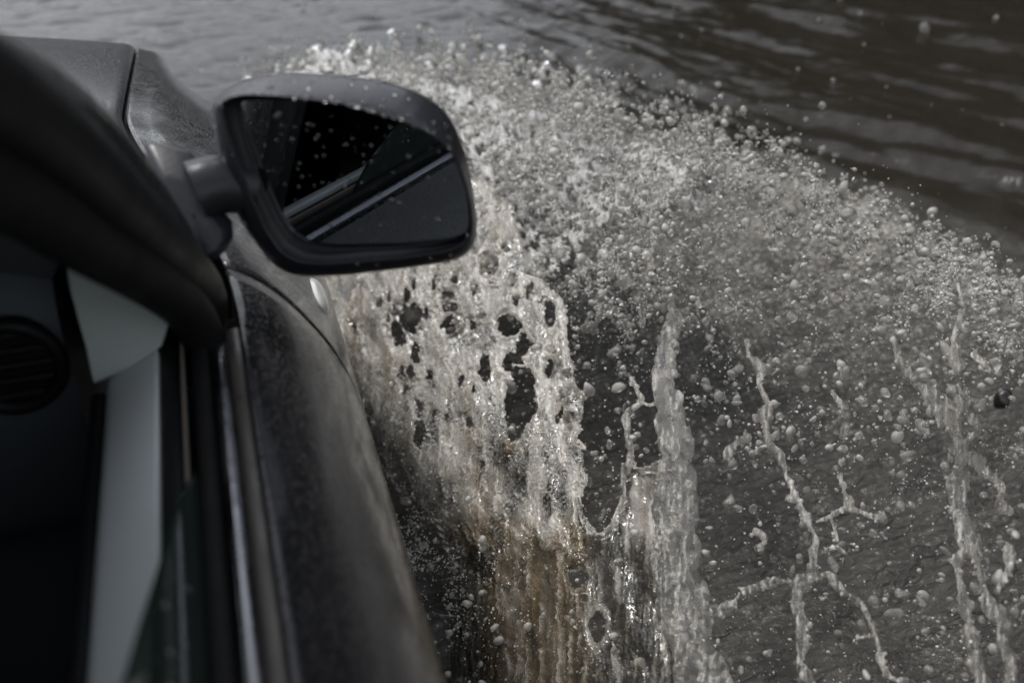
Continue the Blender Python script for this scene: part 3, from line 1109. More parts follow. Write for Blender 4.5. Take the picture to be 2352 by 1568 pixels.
for k in range(-2, 3):
    zz_ = k * .013
    ww = math.sqrt(.034 ** 2 - zz_ ** 2)
    vt.tube([(vc[0] - ww, vc[1] + .006, vc[2] + zz_), (vc[0] + ww, vc[1] + .006, vc[2] + zz_)], .004, 8)
vt.tube([(vc[0], vc[1] + .007, vc[2]), (vc[0], vc[1] + .04, vc[2])], .036, 24, upv=(1, 0, 0))
vt.build('air_vent', M_BLACK, car)
for sx in (-.45, -1.05):
    sb = MB()
    for (y0, z0, y1, z1) in ((-.30, .30, .18, .36),):
        sb.loft([[(sx + .24 * math.copysign(abs(math.cos(a)) ** .5, math.cos(a)), y, .33 + .09 * math.copysign(abs(math.sin(a)) ** .5, math.sin(a)) + .05 * (y - y0)) for a in np.linspace(0, 2 * math.pi, 25)[:-1]] for y in np.linspace(y0, y1, 8)], True, True)
    so_ = sb.build('front_seat', M_SEAT, car)
    bk = MB().loft([[(sx + .23 * math.copysign(abs(math.cos(a)) ** .5, math.cos(a)), -.36 - .18 * q + .07 * math.copysign(abs(math.sin(a)) ** .5, math.sin(a)), .34 + .52 * q) for a in np.linspace(0, 2 * math.pi, 25)[:-1]] for q in np.linspace(0, 1, 8)], True, True)
    bk.build('backrest', M_SEAT, so_)
MB().loft([[(-1.40 + 1.27 * q, y, z) for q in np.linspace(0, 1, 10)] for y, z in ((-.72, .10), (-.70, .40), (-.76, .46), (-1.12, .42), (-1.20, .50), (-1.36, .98), (-1.45, 1.0), (-1.50, .4))]).build('rear_bench', M_SEAT, car)
MB().sweep_rect(-1.40, -1.38, .10, .73, np.linspace(-1.8, .70, 8), .004).build('far_door_card', M_BLACK, car)
# pale pillar-foot trim inside the window corner
tr_poly = [(138, 540), (165, 552), (250, 650), (330, 705), (392, 738), (372, 800), (300, 850), (214, 885), (196, 800), (160, 670)]
pt = MB()
f0 = on_plane(tr_poly, (0, .664, 0), (0, 1, 0))
c0 = f0.mean(0)
pt.loft([c0 + (f0 - c0) * .96 + (0, .0, 0), f0 + (0, .004, 0), f0 + (0, .03, 0)], True, True)
pt.build('pillar_trim', simple('soft_grey_pillar_trim', (.42, .46, .44), .75, bump=.1, bscale=500), car)

# ------------------------------------------------------------------ door mirror
NG = np.array([-.358, -.933, .035]); NG /= np.linalg.norm(NG)
NH = np.array([-.30, -.952, .05]); NH /= np.linalg.norm(NH)
MC = CAM + ray((800, 410))[0] * .76
OUT_ = [(486, 240), (496, 222), (520, 205), (560, 190), (631, 177), (711, 180), (791, 187), (871, 199), (931, 215), (983, 239), (1023, 271), (1047, 307), (1067, 359), (1083, 435), (1095, 515), (1092, 555), (1073, 586), (1031, 600), (911, 615), (791, 630), (711, 633), (663, 627), (623, 603), (591, 563), (556, 515), (532, 460), (508, 390), (492, 310)]
IN_ = [(507, 245), (515, 232), (551, 218), (631, 221), (711, 229), (791, 239), (863, 259), (931, 281), (983, 303), (1023, 331), (1047, 363), (1067, 415), (1081, 475), (1084, 527), (1071, 559), (1031, 577), (911, 595), (751, 607), (688, 603), (645, 580), (610, 530), (578, 460), (548, 380), (520, 300)]
GL_ = [(545, 240), (560, 232), (620, 230), (711, 233), (831, 253), (895, 272), (951, 288), (983, 304), (1009, 322), (1029, 346), (1049, 390), (1065, 440), (1072, 495), (1070, 525), (1053, 546), (991, 559), (871, 573), (751, 585), (704, 580), (660, 553), (631, 507), (603, 447), (579, 375), (557, 300)]


def ring(poly, off, n=NH, m=120, sc=1.0):
    """closed outline resampled by bearing from the middle, laid at its own depth"""
    p = np.asarray(poly, float)
    q = np.vstack([p, p[:1]])
    d = np.concatenate([[0], np.cumsum(np.hypot(*np.diff(q, axis=0).T))])
    tt = np.linspace(0, d[-1], 600, endpoint=False)
    q = np.stack([np.interp(tt, d, q[:, 0]), np.interp(tt, d, q[:, 1])], -1)
    ker = np.ones(9) / 9
    q = np.stack([np.convolve(np.concatenate([q[-4:, k], q[:, k], q[:4, k]]), ker, 'valid') for k in (0, 1)], -1)
    c = np.array([800, 405.])
    a = np.unwrap(np.arctan2(q[:, 1] - c[1], q[:, 0] - c[0]))
    r = np.hypot(*(q - c).T)
    o = np.argsort(a)
    a, r = a[o], r[o]
    at = np.linspace(-math.pi, math.pi, m, endpoint=False)
    rr_ = np.interp(at, np.concatenate([a - 2 * math.pi, a, a + 2 * math.pi]), np.concatenate([r, r, r]))
    q = c + np.stack([np.cos(at), np.sin(at)], -1) * (rr_ * sc)[:, None]
    return on_plane(q, MC + n * off, n)


mid = ring(OUT_, -.030)
cm_ = mid.mean(0)
shell = [ring(IN_, .004, sc=.985), ring(IN_, .0085), ring([(a * .55 + b * .45) for a, b in zip(np.asarray(IN_[:1], float), np.asarray(IN_[:1], float))] + IN_[1:], .0075, sc=1.012)]
ri, ro = ring(IN_, .008), mid
for t in (.25, .5, .75, 1.0):
    q = ri * (1 - t) + ro * t
    shell.append(q - NH * (-.010 * math.sin(math.pi * t)))
for s_, dpt in ((1.0, .012), (.97, .03), (.90, .048), (.78, .062), (.58, .072), (.3, .078), (.05, .08)):
    shell.append(cm_ + (mid - cm_) * s_ - NH * dpt + np.array([0, .0, -.004]) * (dpt / .08))
msh = MB().loft(shell, True)
housing = msh.build('door_mirror', M_HOUSING, car)
hp_ = np.array([(p.center[:], p.normal[:]) for p in housing.data.polygons if p.center.z > MC[2] + .01 or rng.uniform() < .3])
hk_ = rng.integers(0, len(hp_), 420)
hn_ = hp_[hk_, 1]
hn_ = np.where((np.sum(hn_ * (hp_[hk_, 0] - cm_), axis=1) < 0)[:, None], -hn_, hn_)
beads_on('rain_beads', hp_[hk_, 0] + rng.normal(0, .0012, (420, 3)) * (1, 1, .3), hn_, np.clip(np.exp(rng.normal(math.log(.0011), .4, 420)), .0004, .0028), M_BEADS2, housing, .5)
bz = [ring(IN_, .005, sc=.99), ring(IN_, -.003, sc=.985), ring(GL_, -.008, sc=1.035), ring(GL_, -.009, sc=1.005), ring(GL_, -.013, sc=1.0)]
MB().loft(bz, True).build('bezel', M_BEZEL, housing)
gr_ = ring(GL_, -.0085, n=NG, sc=1.02)
# the glass sits on its own tilt, inside the bezel
cg = gr_.mean(0)
gm = MB()
gm.loft([cg + (gr_ - cg) * s_ for s_ in (1.0, .75, .5, .25, .01)], True)
gm.build('mirror_glass', M_MIRROR, housing, smooth=False)
# rain drops on the glass
dp, dr_ = [], []
for k in range(150):
    px, py = rng.uniform(590, 1060), rng.uniform(250, 575)
    if poly_sdf(np.array([[px]]), np.array([[py]]), GL_)[0, 0] < 14:
        continue
    dp.append((px, py))
    dr_.append(rng.gamma(2.0, .00030) + .0002)
for px, py in ((635, 323), (670, 323), (672, 320), (607, 335), (730, 312), (725, 320), (686, 430), (688, 376), (795, 333), (852, 335), (600, 360)):
    dp.append((px, py)); dr_.append(.0013)
dp = on_plane(dp, cg, NG)
v_, f_ = ICO[2]
dr_ = np.array(dr_)
lo_ = np.cross(NG, (0, 0, 1.)); lo_ /= np.linalg.norm(lo_)
hi_ = np.cross(lo_, NG)
B3 = np.stack([lo_, hi_, NG * .45])
V = ((v_[None] @ B3) * dr_[:, None, None] + dp[:, None]).reshape(-1, 3)
F_ = (f_[None] + (np.arange(len(dp)) * len(v_))[:, None, None]).reshape(-1, 3)
m_bead = water_milk('clear_bead', bump=0.0, use_attr=False, mixv=.07)
link('rain_beads', new_mesh('rain_beads', V, [F_], m_bead), housing, kind='stuff')
# arm: wedge foot and neck
ft = [(332, 336), (352, 330), (400, 342), (440, 352), (468, 400), (498, 470), (534, 512), (536, 545), (520, 575), (494, 597), (462, 596), (425, 545), (385, 475), (345, 395)]
f0 = on_plane(ft, (0, .750, .82), (.10, .78, -.58))
c0 = f0.mean(0)
arm = MB()
arm.loft([c0 + (f0 - c0) * .04 + (0, -.021, -.004), c0 + (f0 - c0) * .62 + (0, -.020, -.004), c0 + (f0 - c0) * .70 + (0, -.018, -.003), c0 + (f0 - c0) * .97 + (0, -.002, 0), f0, f0 + (0, .004, 0), c0 + (f0 - c0) * .9 + (0, .012, -.004), c0 + (f0 - c0) * .02 + (0, .014, -.006)], True)
arm.build('mirror_arm', M_HOUSING, housing)
arm = MB()
a0 = on_plane([(450, 440)], (0, .75, 0), (0, 1, 0))[0]
a1 = on_plane([(500, 425)], (0, .752, 0), (0, 1, 0))[0]
a2 = on_plane([(580, 430)], (0, .756, 0), (0, 1, 0))[0]
arm.tube(spline([a0, a1, a2], 12), np.linspace(.024, .021, 12), 18, flat=.95, upv=(0, 1, 0))
arm.build('mirror_neck', M_HOUSING, housing)

# ------------------------------------------------------------------ splash
def z2(p, ox=1176., oy=784.6, k=.5):
    return [(ox + a * k, oy + b * k, c * k) for a, b, c in p]


ROPE_A = z2([(715, -10, 34), (712, 80, 38), (705, 150, 44), (705, 240, 45), (728, 330, 46), (755, 450, 62), (757, 560, 66), (755, 690, 70), (758, 800, 88), (752, 950, 92), (768, 1080, 84), (792, 1200, 96), (815, 1320, 100), (845, 1450, 105), (885, 1567, 95), (900, 1640, 100)])
ROPE_A_TOP = [(1490, 478, 7), (1503, 520, 9), (1506, 560, 8), (1500, 600, 10), (1494, 640, 11)]
ROPE_A_MID = [(1545, 705, 13), (1552, 730, 15), (1540, 760, 17), (1533, 790, 17)]
A_LEFT = z2([(545, 168, 10), (570, 220, 11), (590, 275, 13), (550, 310, 15), (525, 350, 18), (530, 420, 18), (540, 500, 15), (530, 550, 20), (505, 620, 14), (512, 700, 11), (480, 790, 10), (450, 850, 10), (400, 885, 9), (350, 872, 9), (312, 800, 9), (308, 720, 12)])
A_BRIDGE = z2([(590, 275, 10), (640, 292, 10), (690, 262, 14)])
A_WEB = z2([(540, 545, 14), (570, 580, 9), (630, 582, 9), (690, 552, 14)])
A_JOIN = z2([(1020, 1205, 20), (970, 1225, 34), (925, 1240, 32), (890, 1230, 30), (905, 1290, 24)])
A_KNOB = z2([(730, 250, 18), (775, 245, 18), (782, 270, 14)])

CURT = [(1457, 1078), (1522, 1066), (1512, 1160), (1506, 1240), (1512, 1320), (1528, 1430), (1545, 1600), (1020, 1600), (1030, 1400), (1100, 1300), (1200, 1240), (1300, 1235), (1345, 1225), (1372, 1226), (1400, 1212), (1424, 1160), (1430, 1105)]


def cu_fade(X, Y):
    return sstep(1040, 1230, X)


def cu_rim(X, Y):
    return .45 * sstep(1200, 1300, X)


def curt_milk(X, Y):
    return -.06 + .22 * sstep(1400, 1300, X) + .85 * np.exp(-((X - 1478) / 48) ** 2 - ((Y - 1165) / 95) ** 2) + .10 * sstep(1420, 1300, X)  # the white patch near the column is a highlight painted into the film


def curt_silt(X, Y):
    return .15 + .75 * sstep(1400, 1300, X)


liquid('rope_of_water', M_ROPE, [ROPE_A, ROPE_A_MID, A_LEFT, A_BRIDGE, A_WEB, A_JOIN, A_KNOB], seed=3, und=.02, lift=1.04,
       label='tall thick column of muddy water with a looped left arm, widening to the bottom edge', cat='water splash', group='ropes of water in the splash')
liquid('water_curtain', M_FILM, [], [(CURT, 3.0, curt_milk, curt_silt)], [(1372, 1440, 18, 38), (1327, 1320, 26, 30), (1444, 1118, 8, 12)], seed=4, und=.02, warp=7, fade=cu_fade, rimmask=cu_rim, relief=.25, veins=.25,
       label='thin dark translucent curtain of water hanging left of the tall thick column', cat='water sheet', group='sheets of water beside the car')
liquid('rope_of_water', M_ROPE, [ROPE_A_TOP], seed=5, lift=1.0,
       label='short wavy strand of water high above the tall thick column', cat='water splash', group='ropes of water in the splash')

# ---- main torn sheet beside the wing
def s1(p, k=.38656, ox=716.6, oy=551.2):   # close survey of the sheet
    q = []
    for a in p:
        q.append((ox + a[0] * .2971, oy + a[1] * .2971) + tuple(x * .2971 for x in a[2:]))
    return q


SHEET = s1([(-150, -100), (300, -60), (900, -300), (1300, -500), (1560, -250), (1640, 60), (1640, 250), (1800, 330), (1910, 420), (1960, 560), (1960, 760), (2010, 930), (2060, 1120), (2100, 1330), (2060, 1480), (2080, 1640), (2120, 1850), (2060, 2050), (2090, 2330), (1700, 2420), (1500, 2700), (1100, 2500), (900, 2100), (560, 1800), (330, 1500), (120, 1200), (60, 300)])
HOLES = s1([(520, 480, 22, 40), (590, 440, 16, 60), (730, 430, 32, 60), (790, 300, 34, 95), (945, 330, 22, 55), (1100, 290, 40, 52), (1040, 440, 46, 44), (1070, 530, 62, 40), (1070, 650, 66, 66),
            (725, 600, 36, 100), (820, 590, 40, 70), (895, 570, 28, 50), (690, 770, 28, 50), (800, 870, 46, 85), (775, 1020, 42, 50), (1365, 190, 80, 105), (1550, 300, 40, 50), (1680, 390, 30, 60),
            (1845, 570, 60, 115), (1520, 660, 92, 92), (1670, 805, 46, 26), (1570, 950, 92, 78), (1580, 1010, 60, 70), (1610, 1240, 122, 190), (1660, 1100, 60, 120), (1570, 1440, 70, 110), (1590, 450, 24, 18), (820, 1290, 30, 60),
            (1840, 1000, 26, 90), (1440, 110, 20, 14), (1390, 330, 20, 16), (330, 690, 18, 40), (1250, 1150, 10, 60), (1060, 1330, 10, 90), (1900, 1330, 30, 90), (1480, 50, 26, 36)])


def sh_milk(X, Y):
    a = .46 * sstep(940, 720, Y) * (.45 + .55 * sstep(1150, 950, X)) + .08
    a = a - .40 * np.exp(-((X - 820) / 75) ** 2 - ((Y - 935) / 110) ** 2) + .2 * np.exp(-((X - 1290) / 55) ** 2) * sstep(700, 800, Y)
    a = a + .38 * np.exp(-((X - 1215) / 55) ** 2 - ((Y - 1075) / 70) ** 2)
    return a + .04 - .10 * sstep(1050, 1250, Y) + .34 * sstep(800, 930, Y) * sstep(1330, 1180, X)


def sh_silt(X, Y):
    return .14 + .85 * sstep(760, 960, Y) * sstep(1290, 1180, X) + .5 * np.exp(-((X - 1305) / 45) ** 2) * sstep(1080, 1180, Y)


_rh = np.random.default_rng(41)
for _ in range(34):
    _x, _y = _rh.uniform(770, 1320), _rh.uniform(640, 1010)
    _a = _rh.gamma(2.2, 2.6) + 3
    HOLES.append((_x, _y, _a, _a * _rh.uniform(1.0, 2.6)))

TONG = [(1241, 1070), (1268, 1093), (1264, 1129), (1277, 1181), (1287, 1240), (1297, 1312), (1342, 1306), (1342, 1253), (1331, 1188), (1326, 1122), (1325, 1057)]


def tg_silt(X, Y):
    return .1 + .8 * sstep(1140, 1240, Y)


def sh_fade(X, Y):
    q = Y - (860 + (X - 790) * 1.0)
    a = 1 - sstep(-50, 150, q) * sstep(1290, 1200, X)
    return a * (1 - .9 * sstep(1240, 1300, Y))


def sh_rim(X, Y):
    return (1 - .95 * sstep(860, 920, Y) * sstep(1180, 1130, X)) * (1 - sstep(1230, 1280, Y))


S_ROPES = [s1([(1600, 290, 16), (1640, 400, 20), (1620, 500, 16), (1650, 620, 15), (1700, 700, 18), (1750, 760, 20), (1790, 900, 22)]),
           s1([(1750, 320, 20), (1800, 380, 20), (1900, 450, 28), (1920, 560, 32), (1915, 700, 36), (1930, 850, 40), (1965, 980, 40), (1960, 1100, 44), (1990, 1220, 60), (2010, 1330, 60), (1990, 1420, 40), (1990, 1560, 44)]),
           s1([(1730, 1000, 24), (1740, 1100, 24), (1750, 1230, 28), (1760, 1340, 22), (1740, 1420, 20)]),
           s1([(1900, 1280, 20), (1860, 1350, 20), (1810, 1420, 22), (1700, 1470, 18), (1620, 1560, 14), (1500, 1600, 12)]),
           s1([(1560, 960, 10), (1620, 970, 12), (1690, 970, 16), (1720, 1010, 18)]),
           s1([(1440, 560, 8), (1420, 640, 9), (1440, 720, 10), (1500, 775, 10), (1570, 765, 10)]),
           s1([(1280, 320, 9), (1340, 330, 10), (1400, 290, 11), (1460, 230, 12), (1480, 120, 14)]),
           s1([(640, 830, 12), (700, 840, 14), (740, 790, 12)]),
           s1([(1010, 700, 10), (1060, 755, 13), (1130, 720, 12)]),
           s1([(1480, 880, 9), (1455, 980, 10), (1500, 1090, 9)]),
           s1([(2060, 1220, 24), (2110, 1200, 30)]),
           s1([(2000, 1530, 10), (2080, 1570, 9), (2110, 1600, 14)]),
           s1([(1830, 1640, 18), (1900, 1730, 18), (1960, 1800, 22), (2030, 1860, 22), (2075, 1960, 16), (2090, 1830, 20)]),
           s1([(2060, 1900, 20), (2080, 2080, 20), (2130, 2200, 16), (2200, 2270, 12)])]
liquid('water_curtain', M_FILM, S_ROPES, [(SHEET, 4.0, sh_milk, sh_silt), (TONG, 5.0, .5, tg_silt)], HOLES, seed=8, und=.03, warp=9, rimmask=sh_rim, fade=sh_fade, relief=.28, windows=.40, veins=1.0,
       label='broad torn sheet of brown and white water full of holes beside the front door', cat='water sheet', group='sheets of water beside the car')

# ---- thin strands
STR = [
    ('long thin beaded strand of water slanting down right of the tall thick column',
     [z2([(1080, -5, 10), (1087, 60, 12), (1128, 118, 30), (1140, 190, 18), (1180, 300, 13), (1150, 335, 34), (1168, 390, 20), (1185, 460, 15), (1230, 525, 20), (1262, 610, 14), (1297, 690, 15), (1318, 745, 17), (1342, 815, 28), (1380, 860, 12), (1402, 920, 16), (1382, 1000, 25), (1372, 1080, 22), (1330, 1118, 34), (1318, 1190, 32), (1330, 1300, 24), (1335, 1400, 26), (1318, 1480, 20), (1345, 1540, 28)]),
      z2([(1320, 1112, 22), (1262, 1100, 12), (1195, 1108, 28), (1128, 1125, 16), (1062, 1140, 20)]),
      z2([(1180, 470, 10), (1130, 495, 12), (1100, 515, 14)]), z2([(1300, 730, 13), (1262, 722, 14)])], 0),
    ('small Y shaped splash with a round bead on its right arm',
     [z2([(1512, 610, 10), (1524, 680, 11), (1545, 735, 24), (1552, 765, 20), (1600, 778, 11), (1650, 802, 11), (1702, 812, 26)]),
      z2([(1540, 760, 18), (1500, 775, 13), (1450, 805, 9), (1400, 826, 8)]), z2([(1470, 815, 9), (1482, 860, 9), (1487, 910, 11)]),
      z2([(1440, 955, 8), (1490, 944, 9), (1535, 972, 8)])], 1),
    ('winding strand of water at the lower right, left of the forked rope',
     [z2([(1415, 1095, 11), (1450, 1062, 14), (1482, 1100, 25), (1540, 1158, 16), (1600, 1200, 14), (1642, 1265, 16), (1668, 1350, 13), (1690, 1420, 19), (1712, 1500, 15), (1745, 1545, 14), (1805, 1560, 16)]),
      z2([(1590, 1362, 10), (1630, 1352, 9), (1665, 1355, 10)])], 2),
    ('big forked rope of murky water near the right edge',
     [z2([(1760, -10, 15), (1772, 80, 15), (1825, 150, 22), (1880, 185, 36), (1920, 240, 32), (1965, 300, 52), (2005, 370, 42), (2030, 440, 26), (2052, 500, 30), (2048, 580, 30), (2062, 655, 46), (2050, 720, 32), (2060, 800, 34), (2092, 880, 48), (2108, 940, 44), (2048, 985, 26), (2042, 1040, 24), (2062, 1150, 20), (2080, 1222, 38), (2102, 1290, 18)]),
      z2([(2058, 220, 28), (2062, 290, 26), (2040, 370, 24), (2015, 420, 22)]),
      z2([(2055, 490, 20), (2100, 442, 18), (2138, 405, 18), (2122, 352, 24)]),
      z2([(2080, 535, 26), (2135, 540, 30), (2160, 590, 20), (2225, 640, 22), (2245, 700, 20), (2235, 755, 32), (2288, 780, 24)]),
      z2([(2110, 930, 40), (2140, 1000, 22), (2160, 1100, 22), (2188, 1200, 30), (2232, 1270, 30), (2262, 1380, 28), (2290, 1480, 28), (2310, 1600, 36)])], 3),
    ('short blunt rope of water at the bottom below the forked rope',
     [z2([(2105, 1325, 36), (2122, 1420, 32), (2130, 1500, 28), (2150, 1600, 34)])], 4),
    ('crooked strand with a round head at the right edge',
     [z2([(2270, 955, 30), (2302, 1022, 24), (2268, 1080, 18), (2232, 1145, 20)])], 5),
    ('strand of joined drops rising above the torn sheet',
     [[(1466, 460, 12), (1486, 485, 12), (1506, 510, 12), (1503, 550, 10), (1496, 590, 11), (1496, 636, 17)]], 6),
    ('short strand of water between the torn sheet and the tall column',
     [[(1461, 675, 12), (1471, 715, 9), (1474, 745, 9)]], 7),
    ('zigzag of thin water left of the high wavy strand',
     [[(1346, 595, 8), (1361, 612, 9), (1391, 610, 7), (1416, 613, 9)], [(1341, 620, 9), (1326, 625, 8)], [(1416, 618, 8), (1437, 645, 20)]], 8),
    ('bent scrap of water floating left of the thin beaded strand',
     [z2([(1080, 440, 17), (1015, 480, 20), (985, 528, 20)])], 9),
    ('curled scrap of water below the bent one',
     [z2([(1110, 870, 19), (1162, 905, 14), (1140, 950, 25)])], 10),
    ('small dumbbell of water right of the thin beaded strand',
     [z2([(1470, 232, 18), (1500, 278, 14), (1525, 296, 16)])], 11),
    ('stack of three drops above the Y shaped splash',
     [z2([(1532, 385, 19), (1528, 410, 12), (1520, 440, 18)]), z2([(1518, 487, 17), (1519, 492, 17)]), z2([(1514, 552, 14), (1520, 556, 15)])], 12),
    ('arched strand of water linking the tall column and the thin strand',
     [z2([(1060, 1140, 14), (1035, 1175, 8), (1020, 1205, 20)])], 13),
    ('fine chain of drops at the upper right, above the forked rope',
     [z2([(2050, -260, 12), (2075, -180, 16), (2060, -90, 20), (2035, -10, 18), (2045, 60, 24), (2040, 130, 30)])], 14),
    ('loose twist of water at the far right, level with the fork',
     [z2([(2120, 60, 20), (2160, 90, 16), (2205, 130, 14)])], 15),
]
for lab, rps, k in STR:
    rps_ = [[(x, y, r * (1 + 0 * r)) for x, y, r in q] for q in rps]
    liquid('strand_of_water', M_ROPE, rps_, seed=20 + k * 3, lift=float(rng.uniform(.85, 1.05)), und=.02,
           label=lab, cat='water splash', group='ropes of water in the splash')

# ---- webs and rings of water thrown up close to the door
def w2(p):
    return [(900.4 + a * .328, 1056.6 + b * .328, c * .328) for a, b, c in p]


WEBS = [w2([(250, 310, 7), (310, 358, 9), (390, 350, 8), (450, 325, 6)]), w2([(290, 400, 8), (350, 450, 14), (440, 560, 16), (560, 585, 14), (700, 610, 12), (800, 660, 12), (870, 720, 14), (900, 800, 12), (870, 870, 9)]),
        w2([(545, 740, 8), (600, 800, 8), (660, 860, 9), (720, 905, 8)]), w2([(620, 985, 9), (700, 955, 11), (790, 915, 12), (880, 900, 10)]), w2([(300, 1080, 8), (400, 1092, 9), (500, 1092, 9), (600, 1040, 7)]),
        w2([(740, 1200, 6), (800, 1250, 9), (880, 1292, 8), (930, 1300, 5), (965, 1380, 5)]), w2([(1215, 780, 9), (1236, 860, 7), (1262, 930, 9), (1320, 985, 8), (1385, 995, 8), (1420, 940, 9), (1432, 860, 8), (1390, 795, 11), (1310, 765, 8)]),
        w2([(380, 380, 10), (420, 470, 8), (520, 500, 9)]), w2([(380, 740, 6), (440, 790, 7), (420, 850, 6)])]
liquid('web_of_water', M_ROPE, WEBS, seed=91, lift=.8, und=.04, warp=3, rough=.5,
       label='lacy rings and threads of water splashing low beside the door', cat='water splash')

# ---- foam thrown by the wheel and bow: a porous aerated crest
RIMX = np.array([420, 500, 600, 700, 850, 1000, 1200, 1400, 1600, 1800, 1950, 2100, 2250, 2400])
RIMY = np.array([215, 190, 165, 118, 105, 122, 145, 178, 225, 305, 400, 470, 590, 720])
CREST = [(690, 140), (720, 108), (780, 125), (840, 150), (920, 160), (1000, 185), (1080, 205), (1180, 235), (1300, 290), (1400, 330), (1500, 340), (1600, 370), (1650, 420), (1620, 470), (1500, 480), (1400, 500), (1330, 560), (1260, 640), (1150, 650), (1000, 640), (700, 640), (640, 220)]


def cr_milk(X, Y):
    return .66 + 0 * X


def cr_silt(X, Y):
    return .06 + .25 * sstep(560, 640, Y)


liquid('spray_crest', M_FOAM, [], [(CREST, 5.0, cr_milk, cr_silt)], seed=51, lift=.86, und=.09, warp=14, porous=(.09, 12.), step=2.6,
       label='dense white foaming crest of spray spreading out behind the door mirror', cat='spray', kind='stuff')

def density(X, Y, wide=.1):
    rim = np.interp(X, RIMX, RIMY)
    up = sstep(-75, 150, Y - rim)
    g = lambda cx, cy, sx, sy: np.exp(-((X - cx) / sx) ** 2 - ((Y - cy) / sy) ** 2)
    d = wide + 2.9 * g(1200, 380, 250, 160) + 2.6 * g(980, 190, 330, 75) + 1.0 * g(1580, 390, 230, 95) + .45 * g(1900, 520, 220, 80) + 1.7 * g(2260, 660, 150, 90)
    d += 1.7 * g(1420, 620, 150, 120)
    if wide < .5:
        d += (.9 * g(930, 1120, 80, 260) * sstep(820, 900, Y) + .5 * g(1060, 1400, 130, 160)) * (1.0 if wide > .11 else .25)
    else:
        d *= .12 + .88 * sstep(1020, 1230, X - .35 * (Y - 900)) + .88 * sstep(800, 700, Y)
    d *= np.clip(1 + 2.3 * fbm(np.stack([X, Y], -1) / 48., 71, 4), .08, 3.5)
    d *= 1 - .62 * sstep(900, 1200, Y) * sstep(1300, 1500, X)
    d *= sstep(420, 700, X + .0 * Y)
    return np.clip(d, .02, None) * (up + .018)


def sample(n, seed, wide):
    r_ = np.random.default_rng(seed)
    out = []
    k = 0
    while k < n:
        q = np.stack([r_.uniform(420, 2390, n * 2), r_.uniform(0, 1600, n * 2)], -1)
        a = density(q[:, 0], q[:, 1], wide)
        q = q[r_.uniform(0, 4.2, len(q)) < a]
        out.append(q)
        k += len(q)
    return np.vstack(out)[:n]


def car_clear(P, m=.006):
    """keep the spray off the car itself"""
    y = P[:, 1]
    tp = .118 * np.clip((y - 1.08) / .78, 0, None) ** 2.3
    return (P[:, 0] > .116 + m - tp) | (y > 2.2)


def spray(name, n, med, sig, sub, seed, lo, hi, clip, mat=None, wide=.1, **kw):
    r_ = np.random.default_rng(seed + 1)
    q = sample(n, seed, wide)
    lf = r_.uniform(lo, hi, n)
    P = on_arch(q, lf)
    P[:, 2] += np.abs(r_.normal(0, .012, n))
    ok = car_clear(P)
    P = P[ok]
    rD = np.clip(np.exp(r_.normal(math.log(med), sig, n)), *clip)[ok]
    r = rD * np.linalg.norm(P - CAM, axis=1) / FPX
    V, Fa = blobs(P, r, sub, .35, seed=seed)
    link(name, new_mesh(name, V, [Fa], mat or M_DROP), kind='stuff', **kw)


spray('fine_spray', 26000, 1.35, .45, 1, 101, .15, 1.12, (.6, 4), mat=M_MIST, wide=.12, label='fine mist of tiny droplets hanging all through the splash', cat='spray')
spray('spray_droplets', 9000, 2.8, .62, 2, 202, .35, 1.12, (.9, 12), label='scattered pearly droplets flung across the splash', cat='spray')
spray('spray_beads', 1500, 5.6, .36, 3, 303, .6, 1.1, (3, 14), wide=.9, label='larger lumpy beads of water tumbling through the splash', cat='spray', mat=M_BEADW)

# ---- little jets leaping from the crest
for k, jp in enumerate([[(722, 150, 17), (730, 122, 16), (738, 100, 9)], [(792, 160, 16), (800, 130, 14), (812, 105, 10), (818, 92, 5)], [(852, 158, 13), (850, 125, 10), (856, 108, 5)], [(925, 160, 14), (916, 115, 9), (905, 84, 11), (897, 72, 8)],
                        [(1040, 165, 11), (1034, 125, 7), (1041, 98, 8)], [(1072, 170, 10), (1068, 125, 6), (1064, 104, 5)], [(1158, 178, 11), (1160, 135, 7), (1153, 108, 9)], [(985, 165, 12), (992, 135, 8), (1000, 128, 6)],
                        [(648, 195, 10), (640, 165, 6), (636, 150, 5)], [(1238, 195, 11), (1248, 160, 8), (1262, 148, 9)], [(590, 205, 9), (575, 186, 7), (560, 180, 6)]]):
    jp = spline(jp, 22)
    base = on_arch([jp[0, :2]], .7)[0]
    P = on_plane(jp[:, :2], base, (0, 1, 0))
    rr_ = jp[:, 2] * np.linalg.norm(P - CAM, axis=1) / FPX * (1 + .55 * vnoise(np.stack([np.arange(22) * .55, np.full(22, k * 3.3)], -1), 5))
    jb = MB().tube(P, rr_, 12, upv=(0, 1, 0))
    jb.v[0] = jb.v[0] + .35 * rr_.mean() * np.stack([vnoise(jb.v[0] * 90, k + q_) for q_ in (1, 2, 3)], -1)
    jb.v = [np.vstack(jb.v)] if len(jb.v) == 1 else jb.v
    jb.build('water_jet', M_MIST, label='small spike of white water leaping up from the far edge of the spray crest', cat='water jet', group='jets along the spray crest')

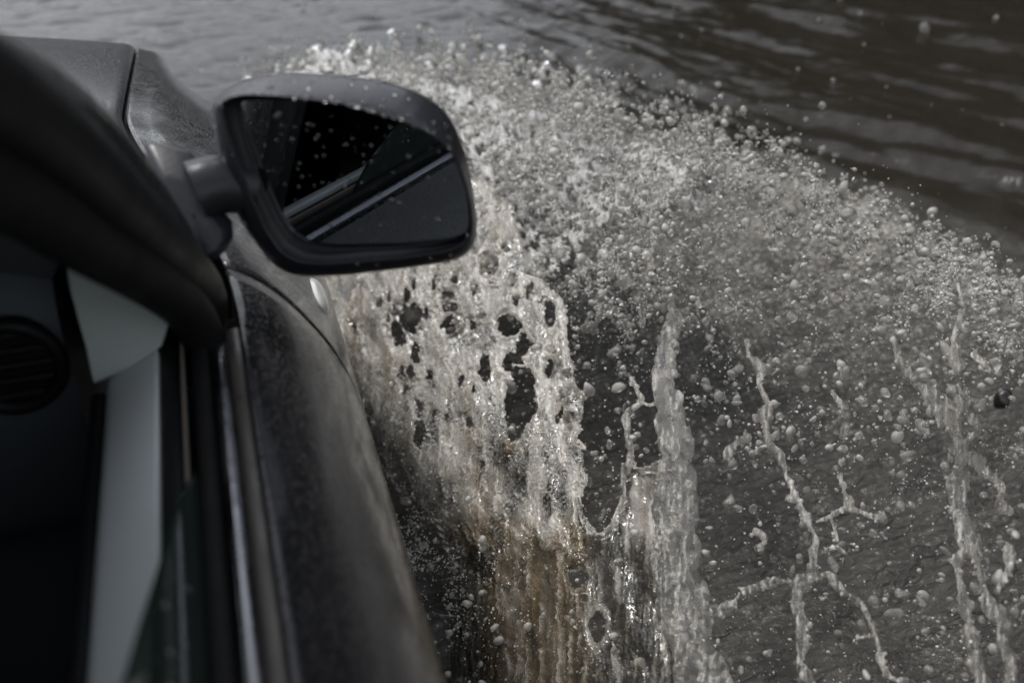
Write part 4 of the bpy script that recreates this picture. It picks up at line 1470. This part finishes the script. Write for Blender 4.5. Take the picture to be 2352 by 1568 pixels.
# ---- the biggest free drops, each on its own
BIG = z2([(1335, 135, 34), (1040, 128, 20), (1532, 150, 26), (1350, 215, 18), (1812, 520, 25), (1038, 763, 17), (1990, 572, 21), (1715, 230, 22), (2150, 290, 24), (1660, 1190, 25), (1775, 1155, 22), (1805, 1160, 22), (1466, 1010, 18), (2300, 60, 25),
          (2330, 430, 18), (2298, 872, 18), (1000, 1465, 18), (1052, 1505, 13), (1016, 1430, 13), (1915, 1505, 17), (2310, 1240, 17), (1000, 617, 11), (1192, 660, 11), (1205, 692, 10), (437, 405, 14), (388, 700, 12)]) + \
    z2([(520, 1285, 34), (645, 1265, 26), (750, 1455, 40), (1285, 1460, 24), (1720, 1395, 36), (860, 1400, 17), (545, 1530, 14), (1700, 1520, 34), (940, 1440, 30), (890, 1330, 24), (1000, 1480, 26), (1540, 1085, 26), (1480, 1000, 26)], 1176, 0)
r_ = np.random.default_rng(9)
for k, (px, py, rr0) in enumerate(BIG):
    P = on_arch([(px, py)], r_.uniform(.8, 1.03))
    rad = rr0 * np.linalg.norm(P[0] - CAM) / FPX
    V, Fa = blobs(P * 0, np.array([rad * .92]), 3, .3, seed=900 + k)
    me = new_mesh('water_drop', V, [Fa], M_BEADW)
    o = link('water_drop', me, label='large round free drop of murky water hanging among the strands on the right', cat='water drop', group='large free drops of water')
    o.location = P[0]

# ---- small debris carried by the water
def scrap(name, c, size, mat, lab, cat, seed):
    n = 14
    t = np.linspace(0, 2 * math.pi, n, endpoint=False)
    q = np.stack([np.cos(t) * size, np.sin(t) * size * .36 * (1 - .3 * np.cos(t)), .12 * size * np.cos(2 * t)], -1)
    v = np.vstack([q + (0, 0, .0006), q - (0, 0, .0006), [(0, 0, .003)], [(0, 0, .0015)]])
    k = np.arange(n)
    f3 = np.vstack([np.stack([k, (k + 1) % n, np.full(n, 2 * n)], -1), np.stack([n + (k + 1) % n, n + k, np.full(n, 2 * n + 1)], -1)])
    f4 = np.stack([k, n + k, n + (k + 1) % n, (k + 1) % n], -1)
    o = link(name, new_mesh(name, v, [f3, f4], mat), label=lab, cat=cat)
    o.location = c
    o.rotation_euler = (.5, .3, seed)


scrap('leaf', on_arch([(1163, 1335)], .82)[0] + (0, 0, .004), .0105, simple('orange_leaf', (.30, .13, .02), .5, noise=.2), 'small orange leaf scrap caught in the low splash beside the door', 'leaf', .4)
P = on_arch([(2303, 917)], .35)
V, Fa = blobs(P * 0, np.array([.014]), 3, .5, stretch=.1, seed=77)
o = link('mud_clod', new_mesh('mud_clod', V, [Fa], simple('wet_mud', (.012, .011, .010), .35, noise=.2)), label='dark round clod of mud flying near the right edge', cat='mud clod')
o.location = P[0]
